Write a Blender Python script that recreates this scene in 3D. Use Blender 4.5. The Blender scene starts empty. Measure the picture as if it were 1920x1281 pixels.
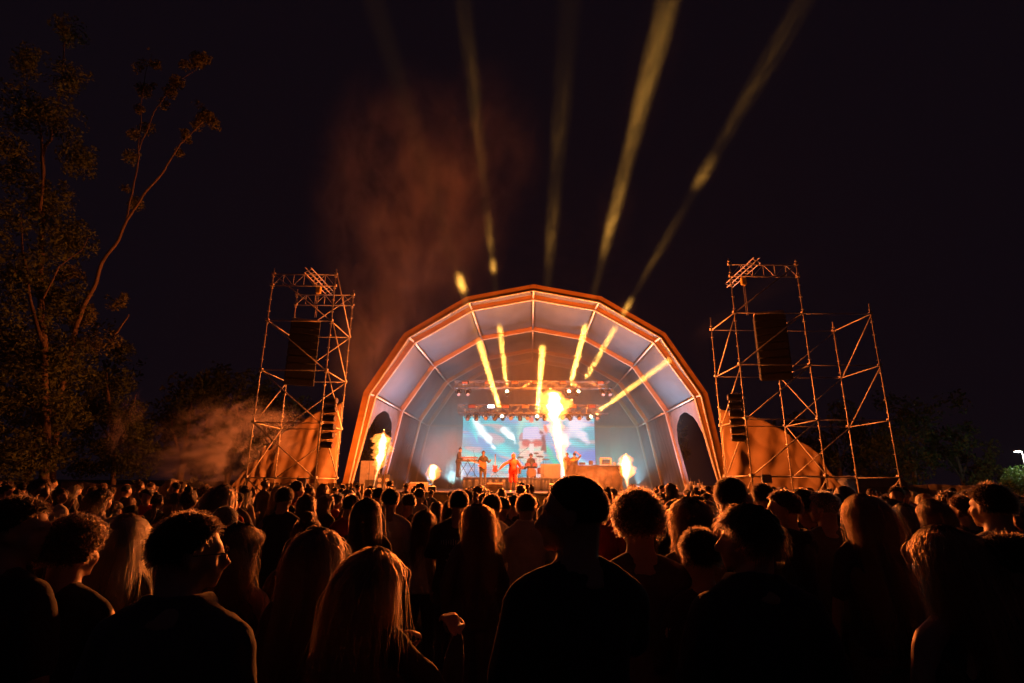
import bpy, bmesh, math, random
import numpy as np
from mathutils import Vector, Matrix, noise
R = math.radians
sc = bpy.context.scene
col = sc.collection
rnd = random.Random(7)

# ---------------------------------------------------------------- camera, world, exposure
CAM_Z, PITCH, ROLL, FPX = 1.9, R(15.02), R(0.537), 984.0
cam = bpy.data.cameras.new('camera')
camo = bpy.data.objects.new('camera', cam)
col.objects.link(camo)
cam.sensor_width = 36.0
cam.lens = FPX / 1920 * 36
cam.clip_start = 0.05
cam.clip_end = 900
camo.matrix_world = Matrix.Translation((0, 0, CAM_Z)) @ Matrix.Rotation(math.pi / 2 + PITCH, 4, 'X') @ Matrix.Rotation(ROLL, 4, 'Z')
sc.camera = camo
CAMINV_ROT = camo.matrix_world.to_3x3()

world = bpy.data.worlds.new('World')
sc.world = world
world.use_nodes = True
wn = world.node_tree
bg = wn.nodes['Background']
sky = wn.nodes.new('ShaderNodeTexSky')
sky.sky_type = 'NISHITA'
sky.sun_disc = False
sky.sun_elevation = R(-7)
sky.sun_rotation = R(150)
mixs = wn.nodes.new('ShaderNodeMixRGB')          # clear night sky plus the glow of the town
mixs.inputs[0].default_value = 0.85
mixs.inputs[2].default_value = (0.0040, 0.0026, 0.0049, 1)
wn.links.new(sky.outputs[0], mixs.inputs[1])
wn.links.new(mixs.outputs[0], bg.inputs[0])
bg.inputs[1].default_value = 1.0

sc.view_settings.view_transform = 'Standard'
sc.view_settings.look = 'None'
sc.view_settings.exposure = 0.0
sc.view_settings.gamma = 1.0
sc.render.engine = 'CYCLES'
cy = sc.cycles
cy.use_denoising = True
try:
    cy.denoiser = 'OPENIMAGEDENOISE'
    cy.denoising_input_passes = 'RGB_ALBEDO_NORMAL'
except Exception:
    pass
cy.sample_clamp_indirect = 2.0
cy.sample_clamp_direct = 0.0
cy.max_bounces = 5
cy.diffuse_bounces = 3
cy.glossy_bounces = 2
cy.transmission_bounces = 4
cy.transparent_max_bounces = 16
cy.volume_bounces = 0
cy.caustics_reflective = False
cy.caustics_refractive = False
cy.volume_step_rate = 2.0
cy.volume_max_steps = 128
cy.use_light_tree = True
cy.use_adaptive_sampling = False


def ray(px, py):
    """direction of the view ray of the photograph's pixel (1920 x 1281)"""
    return (CAMINV_ROT @ Vector(((px - 960) / FPX, -(py - 640.5) / FPX, -1.0))).normalized()


def at(px, py, Y):
    """the point of the world that lies behind that pixel, Y metres in front of the lens"""
    d = ray(px, py)
    return Vector((0, 0, CAM_Z)) + d * (Y / d.y)


def atz(px, py, z):
    d = ray(px, py)
    return Vector((0, 0, CAM_Z)) + d * ((z - CAM_Z) / d.z)


# ---------------------------------------------------------------- materials
MATS = {}


def pbr(name, color, rough=0.6, metal=0.0, var=0.25, scale=6.0, bump=0.0, bscale=None, spec=0.5, stretch=(1, 1, 1), trans=0.0, sheen=0.0, sss=0.0):
    if name in MATS:
        return MATS[name]
    m = bpy.data.materials.new(name)
    m.use_nodes = True
    nt = m.node_tree
    b = nt.nodes['Principled BSDF']
    b.inputs['Roughness'].default_value = rough
    b.inputs['Metallic'].default_value = metal
    b.inputs['Specular IOR Level'].default_value = spec
    b.inputs['Sheen Weight'].default_value = sheen
    b.inputs['Sheen Roughness'].default_value = 0.4
    if sss:
        b.inputs['Subsurface Weight'].default_value = sss
        b.inputs['Subsurface Radius'].default_value = (1.0, .35, .15)
        b.inputs['Subsurface Scale'].default_value = .015
    tc = nt.nodes.new('ShaderNodeTexCoord')
    mp = nt.nodes.new('ShaderNodeMapping')
    mp.inputs['Scale'].default_value = stretch
    nt.links.new(tc.outputs['Object'], mp.inputs[0])
    n = nt.nodes.new('ShaderNodeTexNoise')
    n.inputs['Scale'].default_value = scale
    n.inputs['Detail'].default_value = 5
    nt.links.new(mp.outputs[0], n.inputs['Vector'])
    r = nt.nodes.new('ShaderNodeMapRange')
    r.inputs['From Min'].default_value = 0.3
    r.inputs['From Max'].default_value = 0.7
    r.inputs['To Min'].default_value = 1 - var
    r.inputs['To Max'].default_value = 1 + var
    nt.links.new(n.outputs[0], r.inputs[0])
    mx = nt.nodes.new('ShaderNodeMixRGB')
    mx.blend_type = 'MULTIPLY'
    mx.inputs[0].default_value = 1
    mx.inputs[1].default_value = (*color, 1)
    nt.links.new(r.outputs[0], mx.inputs[2])
    nt.links.new(mx.outputs[0], b.inputs['Base Color'])
    if bump:
        n2 = nt.nodes.new('ShaderNodeTexNoise')
        n2.inputs['Scale'].default_value = bscale or scale * 3
        n2.inputs['Detail'].default_value = 4
        nt.links.new(mp.outputs[0], n2.inputs['Vector'])
        bp = nt.nodes.new('ShaderNodeBump')
        bp.inputs['Strength'].default_value = bump
        bp.inputs['Distance'].default_value = 0.02
        nt.links.new(n2.outputs[0], bp.inputs['Height'])
        nt.links.new(bp.outputs[0], b.inputs['Normal'])
    if trans:
        t = nt.nodes.new('ShaderNodeBsdfTranslucent')
        nt.links.new(mx.outputs[0], t.inputs[0])
        ms = nt.nodes.new('ShaderNodeMixShader')
        ms.inputs[0].default_value = trans
        nt.links.new(b.outputs[0], ms.inputs[1])
        nt.links.new(t.outputs[0], ms.inputs[2])
        nt.links.new(ms.outputs[0], nt.nodes['Material Output'].inputs[0])
    MATS[name] = m
    return m


def emit(name, color, strength, sampled=True):
    if name in MATS:
        return MATS[name]
    m = bpy.data.materials.new(name)
    m.use_nodes = True
    nt = m.node_tree
    nt.nodes.remove(nt.nodes['Principled BSDF'])
    e = nt.nodes.new('ShaderNodeEmission')
    e.inputs[0].default_value = (*color, 1)
    e.inputs[1].default_value = strength
    nt.links.new(e.outputs[0], nt.nodes['Material Output'].inputs[0])
    m.cycles.emission_sampling = 'FRONT_BACK' if sampled else 'NONE'
    MATS[name] = m
    return m


def volume(name, color, density, aniso=0.2, emission=None, estr=0.0, noise_scale=None, lo=0.45, hi=0.7, stretch=(1, 1, 1), absorb=None):
    m = bpy.data.materials.new(name)
    m.use_nodes = True
    nt = m.node_tree
    nt.nodes.remove(nt.nodes['Principled BSDF'])
    v = nt.nodes.new('ShaderNodeVolumePrincipled')
    v.inputs['Color'].default_value = (*color, 1)
    v.inputs['Density'].default_value = density
    v.inputs['Anisotropy'].default_value = aniso
    if emission:
        v.inputs['Emission Color'].default_value = (*emission, 1)
        v.inputs['Emission Strength'].default_value = estr
    nt.links.new(v.outputs[0], nt.nodes['Material Output'].inputs['Volume'])
    if noise_scale:
        tc = nt.nodes.new('ShaderNodeTexCoord')
        mp = nt.nodes.new('ShaderNodeMapping')
        mp.inputs['Scale'].default_value = stretch
        nt.links.new(tc.outputs['Object'], mp.inputs[0])
        n = nt.nodes.new('ShaderNodeTexNoise')
        n.inputs['Scale'].default_value = noise_scale
        n.inputs['Detail'].default_value = 4
        n.inputs['Roughness'].default_value = 0.62
        n.inputs['Distortion'].default_value = 0.6
        nt.links.new(mp.outputs[0], n.inputs['Vector'])
        r = nt.nodes.new('ShaderNodeMapRange')
        r.inputs['From Min'].default_value = lo
        r.inputs['From Max'].default_value = hi
        r.inputs['To Min'].default_value = 0
        r.inputs['To Max'].default_value = density
        nt.links.new(n.outputs[0], r.inputs[0])
        # fade to nothing towards the rim of the puff (unit sphere in object space)
        ln = nt.nodes.new('ShaderNodeVectorMath')
        ln.operation = 'LENGTH'
        nt.links.new(tc.outputs['Object'], ln.inputs[0])
        fr = nt.nodes.new('ShaderNodeMapRange')
        fr.interpolation_type = 'SMOOTHSTEP'
        fr.inputs['From Min'].default_value = 1.0
        fr.inputs['From Max'].default_value = 0.05
        nt.links.new(ln.outputs['Value'], fr.inputs[0])
        mu = nt.nodes.new('ShaderNodeMath')
        mu.operation = 'MULTIPLY'
        nt.links.new(r.outputs[0], mu.inputs[0])
        nt.links.new(fr.outputs[0], mu.inputs[1])
        nt.links.new(mu.outputs[0], v.inputs['Density'])
    MATS[name] = m
    return m


# ---------------------------------------------------------------- mesh helpers
class MB:
    """collects shapes and links them as ONE mesh object"""

    def __init__(self):
        self.v, self.f, self.n = [], [], 0

    def add(self, vs, fs):
        k = self.n
        self.v.extend([tuple(p) for p in vs])
        self.f.extend([tuple(i + k for i in f) for f in fs])
        self.n += len(vs)
        return self

    def box(self, c, s, rot=None, bevel=0.0):
        hx, hy, hz = s[0] / 2, s[1] / 2, s[2] / 2
        M = rot.to_3x3() if rot is not None else None
        if bevel <= 0:
            vs = [Vector((x, y, z)) for x in (-hx, hx) for y in (-hy, hy) for z in (-hz, hz)]
            fs = [(0, 1, 3, 2), (4, 6, 7, 5), (0, 4, 5, 1), (2, 3, 7, 6), (0, 2, 6, 4), (1, 5, 7, 3)]
        else:
            b = min(bevel, hx * .9, hy * .9, hz * .9)
            # chamfered box: each corner is three vertices
            vs, idx = [], {}
            for sx in (-1, 1):
                for sy in (-1, 1):
                    for sz in (-1, 1):
                        for a in range(3):
                            p = [sx * (hx - b), sy * (hy - b), sz * (hz - b)]
                            p[a] = (sx * hx, sy * hy, sz * hz)[a]
                            idx[(sx, sy, sz, a)] = len(vs)
                            vs.append(Vector(p))
            fs = []
            for a in range(3):
                o = [i for i in range(3) if i != a]
                for s_ in (-1, 1):
                    q = []
                    for u, w in ((-1, -1), (1, -1), (1, 1), (-1, 1)):
                        k = [0, 0, 0]
                        k[a] = s_
                        k[o[0]] = u
                        k[o[1]] = w
                        q.append(idx[(*k, a)])
                    fs.append(tuple(q))
            for a in range(3):       # edges
                o = [i for i in range(3) if i != a]
                for u in (-1, 1):
                    for w in (-1, 1):
                        k0, k1 = [0, 0, 0], [0, 0, 0]
                        k0[a], k1[a] = -1, 1
                        k0[o[0]] = k1[o[0]] = u
                        k0[o[1]] = k1[o[1]] = w
                        fs.append((idx[(*k0, o[0])], idx[(*k1, o[0])], idx[(*k1, o[1])], idx[(*k0, o[1])]))
            for sx in (-1, 1):
                for sy in (-1, 1):
                    for sz in (-1, 1):
                        fs.append(tuple(idx[(sx, sy, sz, a)] for a in range(3)))
        c = Vector(c)
        if M is not None:
            vs = [M @ p for p in vs]
        return self.add([p + c for p in vs], fs)

    def beam(self, a, b, w, h, up=(0, 0, 1)):
        """rectangular bar from a to b, w across, h along up"""
        a, b = Vector(a), Vector(b)
        d = (b - a).normalized()
        u = Vector(up)
        s = d.cross(u).normalized()
        u = s.cross(d).normalized()
        vs = []
        for p in (a, b):
            for x, y in ((-1, -1), (1, -1), (1, 1), (-1, 1)):
                vs.append(p + s * (x * w / 2) + u * (y * h / 2))
        return self.add(vs, [(0, 3, 2, 1), (4, 5, 6, 7), (0, 1, 5, 4), (1, 2, 6, 5), (2, 3, 7, 6), (3, 0, 4, 7)])

    def tube(self, a, b, r, r2=None, n=8, caps=True):
        return self.path([a, b], [r, r if r2 is None else r2], n, caps)

    def path(self, pts, rs, n=8, caps=True):
        pts = [Vector(p) for p in pts]
        if not hasattr(rs, '__len__'):
            rs = [rs] * len(pts)
        rings, prev = [], None
        for i, p in enumerate(pts):
            d = (pts[min(i + 1, len(pts) - 1)] - pts[max(i - 1, 0)])
            if d.length < 1e-9:
                d = Vector((0, 0, 1))
            d.normalize()
            ref = prev if prev is not None else (Vector((0, 0, 1)) if abs(d.z) < .9 else Vector((1, 0, 0)))
            u = (ref - d * ref.dot(d))
            if u.length < 1e-6:
                u = d.orthogonal()
            u.normalize()
            prev = u
            w = d.cross(u)
            rings.append([p + (u * math.cos(t) + w * math.sin(t)) * rs[i] for t in [2 * math.pi * k / n for k in range(n)]])
        vs = [q for r_ in rings for q in r_]
        fs = []
        for i in range(len(pts) - 1):
            for k in range(n):
                k2 = (k + 1) % n
                fs.append((i * n + k, i * n + k2, (i + 1) * n + k2, (i + 1) * n + k))
        if caps:
            fs.append(tuple(range(n))[::-1])
            fs.append(tuple((len(pts) - 1) * n + k for k in range(n)))
        return self.add(vs, fs)

    def prism(self, poly, d):
        """closed polygon of 3D points pushed along d"""
        k = len(poly)
        d = Vector(d)
        vs = [Vector(p) for p in poly] + [Vector(p) + d for p in poly]
        fs = [tuple(range(k)), tuple(range(2 * k - 1, k - 1, -1))]
        for i in range(k):
            j = (i + 1) % k
            fs.append((i, i + k, j + k, j))
        return self.add(vs, fs)

    def sphere(self, c, r, nu=12, nv=8, rot=None):
        r = (r, r, r) if not hasattr(r, '__len__') else r
        vs = [Vector((0, 0, r[2]))]
        for j in range(1, nv):
            t = math.pi * j / nv
            for i in range(nu):
                a = 2 * math.pi * i / nu
                vs.append(Vector((r[0] * math.sin(t) * math.cos(a), r[1] * math.sin(t) * math.sin(a), r[2] * math.cos(t))))
        vs.append(Vector((0, 0, -r[2])))
        fs = [(0, 1 + i, 1 + (i + 1) % nu) for i in range(nu)]
        for j in range(nv - 2):
            for i in range(nu):
                a, b = 1 + j * nu + i, 1 + j * nu + (i + 1) % nu
                fs.append((a, a + nu, b + nu, b))
        L = len(vs) - 1
        fs += [(L, 1 + (nv - 2) * nu + (i + 1) % nu, 1 + (nv - 2) * nu + i) for i in range(nu)]
        if rot is not None:
            vs = [rot.to_3x3() @ p for p in vs]
        return self.add([p + Vector(c) for p in vs], fs)

    def grid(self, fn, nu, nv, close=False):
        """fn(u, v) -> point, u and v from 0 to 1"""
        vs = [Vector(fn(i / nu, j / nv)) for j in range(nv + 1) for i in range(nu + 1)]
        fs = [(j * (nu + 1) + i, j * (nu + 1) + i + 1, (j + 1) * (nu + 1) + i + 1, (j + 1) * (nu + 1) + i) for j in range(nv) for i in range(nu)]
        return self.add(vs, fs)

    def mesh(self, name, mat=None, smooth=False, outward=False):
        me = bpy.data.meshes.new(name)
        me.from_pydata(self.v, [], self.f)
        if outward:
            bm = bmesh.new()
            bm.from_mesh(me)
            bmesh.ops.remove_doubles(bm, verts=bm.verts, dist=1e-5)
            bmesh.ops.recalc_face_normals(bm, faces=bm.faces)
            bm.to_mesh(me)
            bm.free()
        if mat is not None:
            me.materials.append(mat)
        if smooth:
            me.polygons.foreach_set('use_smooth', [True] * len(me.polygons))
        me.update()
        return me

    def build(self, name, mat, parent=None, smooth=False, loc=None, rot=None, outward=False):
        return link(name, self.mesh(name, mat, smooth, outward), parent, loc, rot)


def link(name, data, parent=None, loc=None, rot=None):
    o = bpy.data.objects.new(name, data)
    col.objects.link(o)
    if parent is not None:
        o.parent = parent
    if loc is not None:
        o.location = loc
    if rot is not None:
        o.rotation_euler = rot
    return o


def tag(o, label=None, cat=None, group=None, kind=None):
    for k, v in (('label', label), ('category', cat), ('group', group), ('kind', kind)):
        if v:
            o[k] = v
    return o


def thing(name, label, cat, loc=(0, 0, 0), rz=0.0, group=None, parent=None):
    o = link(name, None, None, loc, (0, 0, rz))
    o.empty_display_size = 0.2
    return tag(o, label, cat, group)


def copy_tree(o, parent=None):
    c = o.copy()
    col.objects.link(c)
    c.parent = parent
    for ch in [x for x in list(o.children)]:
        copy_tree(ch, c)
    return c


def thicken(o, t):
    m = o.modifiers.new('solid', 'SOLIDIFY')
    m.thickness = t
    m.offset = 0
    return o


# ---------------------------------------------------------------- stage frame
STAGE = Matrix.Translation((1.135, 26.9, 0)) @ Matrix.Rotation(R(-2.07), 4, 'Z')
STAGE_RZ = R(-2.07)


def S(x, y, z):
    return STAGE @ Vector((x, y, z))


def onstage(px, py, ly):
    """point behind a photograph pixel on the stage's own plane y = ly, in stage coordinates"""
    inv = STAGE.inverted()
    o = inv @ Vector((0, 0, CAM_Z))
    d = inv.to_3x3() @ ray(px, py)
    t = (ly - o.y) / d.y
    return o + d * t
# ---------------------------------------------------------------- ground
M_grass = pbr('grass_ground', (0.05, 0.055, 0.025), 0.95, var=0.5, scale=1.2, bump=0.5, bscale=30)
M_wood = pbr('laminated_timber', (0.22, 0.105, 0.028), 0.5, var=0.18, scale=1.4, stretch=(1, 1, 4), bump=0.15)
M_white = pbr('white_metal', (0.42, 0.42, 0.43), 0.35, var=0.05)
M_membrane = pbr('roof_membrane', (0.062, 0.085, 0.120), 0.45, var=0.12, scale=1.1, bump=0.5, bscale=1.6, trans=0.12)
M_curtain = pbr('dark_curtain', (0.05, 0.05, 0.062), 0.55, var=0.2, scale=1.5, bump=0.5, bscale=4)
M_black = pbr('black_paint', (0.02, 0.02, 0.022), 0.45, var=0.2)
M_deck = pbr('stage_deck_ply', (0.06, 0.05, 0.045), 0.4, var=0.25, scale=2)
M_alu = pbr('truss_aluminium', (0.20, 0.20, 0.21), 0.4, 0.6, var=0.1)
M_steel = pbr('galvanised_scaffold_tube', (0.42, 0.37, 0.33), 0.45, 0.15, var=0.25, scale=9)

g = MB().grid(lambda u, v: ((u - .5) * 1200, (v - .1) * 1000, 0.0), 12, 12)
tag(g.build('ground', M_grass), kind='structure')

# ---------------------------------------------------------------- canopy: five timber arches with membrane between
HX = [0, 3.30, 6.32, 8.20, 9.42]
HZ = [11.46, 10.84, 9.04, 6.17, 0.0]
ARC_Y = {2: 0.0, 3: 6.02, 4: 11.68, 5: 15.02}
TILT = 0.140
PROF = [(-HX[4 - i], HZ[4 - i]) for i in range(4)] + [(0, HZ[0])] + [(HX[i], HZ[i]) for i in (1, 2, 3, 4)]


def inset(prof, d):
    """profile moved outwards by d (mitred)"""
    out = []
    n = len(prof)
    for i in range(n):
        p = Vector(prof[i])
        dirs = []
        if i > 0:
            dirs.append((p - Vector(prof[i - 1])).normalized())
        if i < n - 1:
            dirs.append((Vector(prof[i + 1]) - p).normalized())
        ns = [Vector((-q.y, q.x)) for q in dirs]
        m = sum(ns, Vector((0, 0)))
        m.normalize()
        k = d / max(.3, m.dot(ns[0]))
        q = p + m * k
        if i in (0, n - 1):
            q.y = p.y
        out.append((q.x, q.y))
    return out


def arch_pt(kind, p, dy=0.0):
    """profile point placed in arch `kind`; the front arch (1) leans out from the same feet"""
    x, z = p
    if kind == 1:
        return Vector((x * 1.004, -z * math.sin(TILT) - 0.12 + dy * math.cos(TILT), z * math.cos(TILT) + 0.1 * 0 + dy * math.sin(TILT)))
    return Vector((x, ARC_Y[kind] + dy, z))


canopy = thing('stage_canopy', 'domed stage canopy of timber arches and pale membrane over the band', 'stage canopy', STAGE.translation, STAGE_RZ)
INNER, OUTER = PROF, inset(PROF, 0.31)
for k in (1, 2, 3, 4, 5):
    m = MB()
    dep = 0.22
    n = len(PROF)
    vs = []
    for i in range(n):
        for pr in (INNER, OUTER):
            for dy in (-dep / 2, dep / 2):
                vs.append(arch_pt(k, pr[i], dy))
    fs = []
    for i in range(n - 1):
        a, b = i * 4, (i + 1) * 4
        for q in ((0, 2), (2, 3), (3, 1), (1, 0)):
            fs.append((a + q[0], b + q[0], b + q[1], a + q[1]))
    fs += [(0, 1, 3, 2), ((n - 1) * 4, (n - 1) * 4 + 2, (n - 1) * 4 + 3, (n - 1) * 4 + 1)]
    m.add(vs, fs)
    arch = m.build('timber_arch', M_wood, canopy)
    # pale keder rail along the inner front edge
    m = MB()
    inn = inset(PROF, 0.0)
    inn2 = inset(PROF, -0.05)
    vs = []
    for i in range(n):
        for pr in (inn, inn2):
            for dy in (-dep / 2 - .02, -dep / 2 + .05):
                vs.append(arch_pt(k, pr[i], dy))
    m.add(vs, fs)
    m.build('edge_rail', M_white, arch)
    # bolted plates on the joints
    for i in range(1, n - 1):
        c = (Vector(INNER[i]) + Vector(OUTER[i])) / 2
        for dx in (-.16, .16):
            for dz in (-.08, .08):
                q = arch_pt(k, (c.x + dx, c.y + dz), -dep / 2 - .012)
                if k < 4:
                    MB().tube(q, q + Vector((0, -.012, 0)), .018, n=6).build('bolt', M_black, arch)

# membrane panels, one per bay and facet
M_OUT = inset(PROF, 0.26)


def panel(k0, k1, i):
    a0, a1 = arch_pt(k0, M_OUT[i]), arch_pt(k0, M_OUT[i + 1])
    b0, b1 = arch_pt(k1, M_OUT[i]), arch_pt(k1, M_OUT[i + 1])
    nrm = (a1 - a0).cross(b0 - a0).normalized()
    ctr = Vector((0, (a0.y + b0.y) / 2, 5))
    if nrm.dot(ctr - a0) < 0:
        nrm = -nrm
    wd = min((b0 - a0).length, 6)

    def fn(u, v):
        p = (a0.lerp(a1, u)).lerp(b0.lerp(b1, u), v)
        s = math.sin(math.pi * u) * math.sin(math.pi * v) * 0.05 * wd
        w = noise.noise(Vector((p.x * .9, p.y * .9, p.z * .9))) * .05 * math.sin(math.pi * v)
        pk = math.sin(u * 9.4 + v * 3) * .015 * math.sin(math.pi * v)
        return p + nrm * (s + w + pk)
    m = MB().grid(fn, 14, 14)
    o = m.build('membrane_panel', M_membrane, canopy, smooth=True)
    thicken(o, 0.006)


for (k0, k1) in ((1, 2), (2, 3), (3, 4), (4, 5)):
    for i in range(8):
        if i in (0, 7) and k0 != 1:
            continue
        panel(k0, k1, i)
# white purlins at every knee
for (k0, k1) in ((1, 2), (2, 3), (3, 4), (4, 5)):
    for i in range(1, 8):
        c = Vector(INNER[i]).lerp(Vector(OUTER[i]), .3)
        a, b = arch_pt(k0, c), arch_pt(k1, c)
        d = (b - a).normalized()
        MB().tube(a + d * .12, b - d * .12, 0.05, n=8).build('purlin', M_white, canopy, smooth=True)

# side walls: heavy curtains between the legs; the front bay has an arched doorway
for sgn, idx in ((-1, (0, 1)), (1, (8, 7))):
    for (k0, k1) in ((2, 3), (3, 4), (4, 5)):
        foot0, top0 = arch_pt(k0, INNER[idx[0]]), arch_pt(k0, INNER[idx[1]])
        foot1, top1 = arch_pt(k1, INNER[idx[0]]), arch_pt(k1, INNER[idx[1]])
        foot0.z = foot1.z = 0.02

        def wall(u, z, foot0=foot0, foot1=foot1, top0=top0, top1=top1, sgn=sgn, k0=k0):
            t = z / top0.z
            p = foot0.lerp(top0, t).lerp(foot1.lerp(top1, t), u)
            fold = (math.sin(u * 40 + t * 3) * .04 + math.sin(u * 97 - 4 * t) * .02) * (1 - t * .7)
            gath = math.exp(-((u - .93) / .12) ** 2) * math.sin(u * 210) * .05 * (1 - t)
            p.x += (-sgn) * (-.12 + fold + gath + noise.noise(Vector((u * 3, t * 3, k0))) * .10)
            return p
        m = MB()
        ztop = top0.z - .05
        if k0 == 2:
            # arched opening: outline in (u, z)
            NU, NZ = 48, 10
            u0, u1, zs = .09, .88, 4.15

            def hz(u):
                if u <= u0 or u >= u1:
                    return 0.02
                x = (u - (u0 + u1) / 2) / ((u1 - u0) / 2)
                return zs + (5.75 - zs) * math.sqrt(max(0, 1 - x * x)) if abs(x) < .999 else 0.02
            us = sorted(set([i / NU for i in range(NU + 1)] + [u0, u0 + .004, u1, u1 - .004]))
            vs, fs = [], []
            for u in us:
                for j in range(NZ + 1):
                    z = hz(u) + (ztop - hz(u)) * j / NZ
                    vs.append(wall(u, z))
            for a in range(len(us) - 1):
                for j in range(NZ):
                    q = a * (NZ + 1) + j
                    fs.append((q, q + NZ + 1, q + NZ + 2, q + 1))
            m.add(vs, fs)
        else:
            m.grid(lambda u, v: wall(u, .02 + (ztop - .02) * v), 60, 12)
        o = m.build('side_curtain', M_curtain if k0 > 2 else pbr('grey_curtain', (0.12, 0.115, 0.14), .5, var=.15, scale=2, bump=.4, bscale=5), canopy, smooth=True)
        thicken(o, 0.01)

# back wall and the rail above the screen
bw = [Vector((x, ARC_Y[5] + .12, z)) for x, z in inset(PROF, .1)]
m = MB()
prof = inset(PROF, .1)
vs, fs = [], []
NX = 90
for i in range(NX + 1):
    x = -9.3 + 18.6 * i / NX
    # height of the profile at x
    zt = 0.0
    for a in range(8):
        (xa, za), (xb, zb) = prof[a], prof[a + 1]
        if xa <= x <= xb and xb > xa:
            zt = za + (zb - za) * (x - xa) / (xb - xa)
    for j in range(9):
        vs.append((x, ARC_Y[5] + .2 + math.sin(x * 9) * .05 + math.sin(x * 23) * .02, max(zt, .05) * j / 8))
for i in range(NX):
    for j in range(8):
        q = i * 9 + j
        fs.append((q, q + 9, q + 10, q + 1))
m.add(vs, fs)
thicken(m.build('back_curtain', M_curtain, canopy, smooth=True), .01)
MB().beam((-8.1, ARC_Y[5] - .1, 6.2), (8.1, ARC_Y[5] - .1, 6.2), .12, .16).build('cross_rail', M_wood, canopy)
# ---------------------------------------------------------------- deck, riser, screen
DZ = 1.45     # stage floor
deck = thing('stage_deck', 'dark stage floor with its orange lit front board', 'stage', STAGE.translation, STAGE_RZ)
M_fascia = pbr('fascia_board', (0.22, 0.17, 0.12), .6, var=.3, scale=3)
MB().box((0, 5.65, DZ - .05), (17.0, 16.5, .10)).build('deck_top', M_deck, deck)
for i in range(9):
    MB().box((-7.56 + 1.89 * i, -2.62, DZ / 2 - .06), (1.875, .03, DZ - .12)).build('front_panel', M_fascia, deck)
MB().box((0, -2.635, DZ - .035), (17.0, .04, .07)).build('front_edge', M_alu, deck)
RZ = 2.17
riser = thing('stage_riser', 'long black draped riser under the keyboard and drums', 'riser', STAGE.translation, STAGE_RZ)
MB().box((-.3, 6.6, RZ - .04), (7.6, 3.6, .08)).build('platform', M_deck, riser)
m = MB().grid(lambda u, v: (-4.1 + 7.6 * u, 4.78 + math.sin(u * 120) * .03 + math.sin(u * 47) * .02, DZ + .01 + (RZ - .05 - DZ) * v), 160, 3)
thicken(m.build('skirt', M_black, riser, smooth=True), .008)

# LED wall
s0, s1 = onstage(868.5, 780, 9.2), onstage(1117.5, 893, 9.2)
SX0, SX1, SZ1, SZ0 = s0.x, s1.x, s0.z, s1.z - .25
led = thing('led_wall', 'bright led video wall showing painted waves and a face behind the band', 'video screen', STAGE.translation, STAGE_RZ)
NXs, NYs = 200, 92


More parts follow.
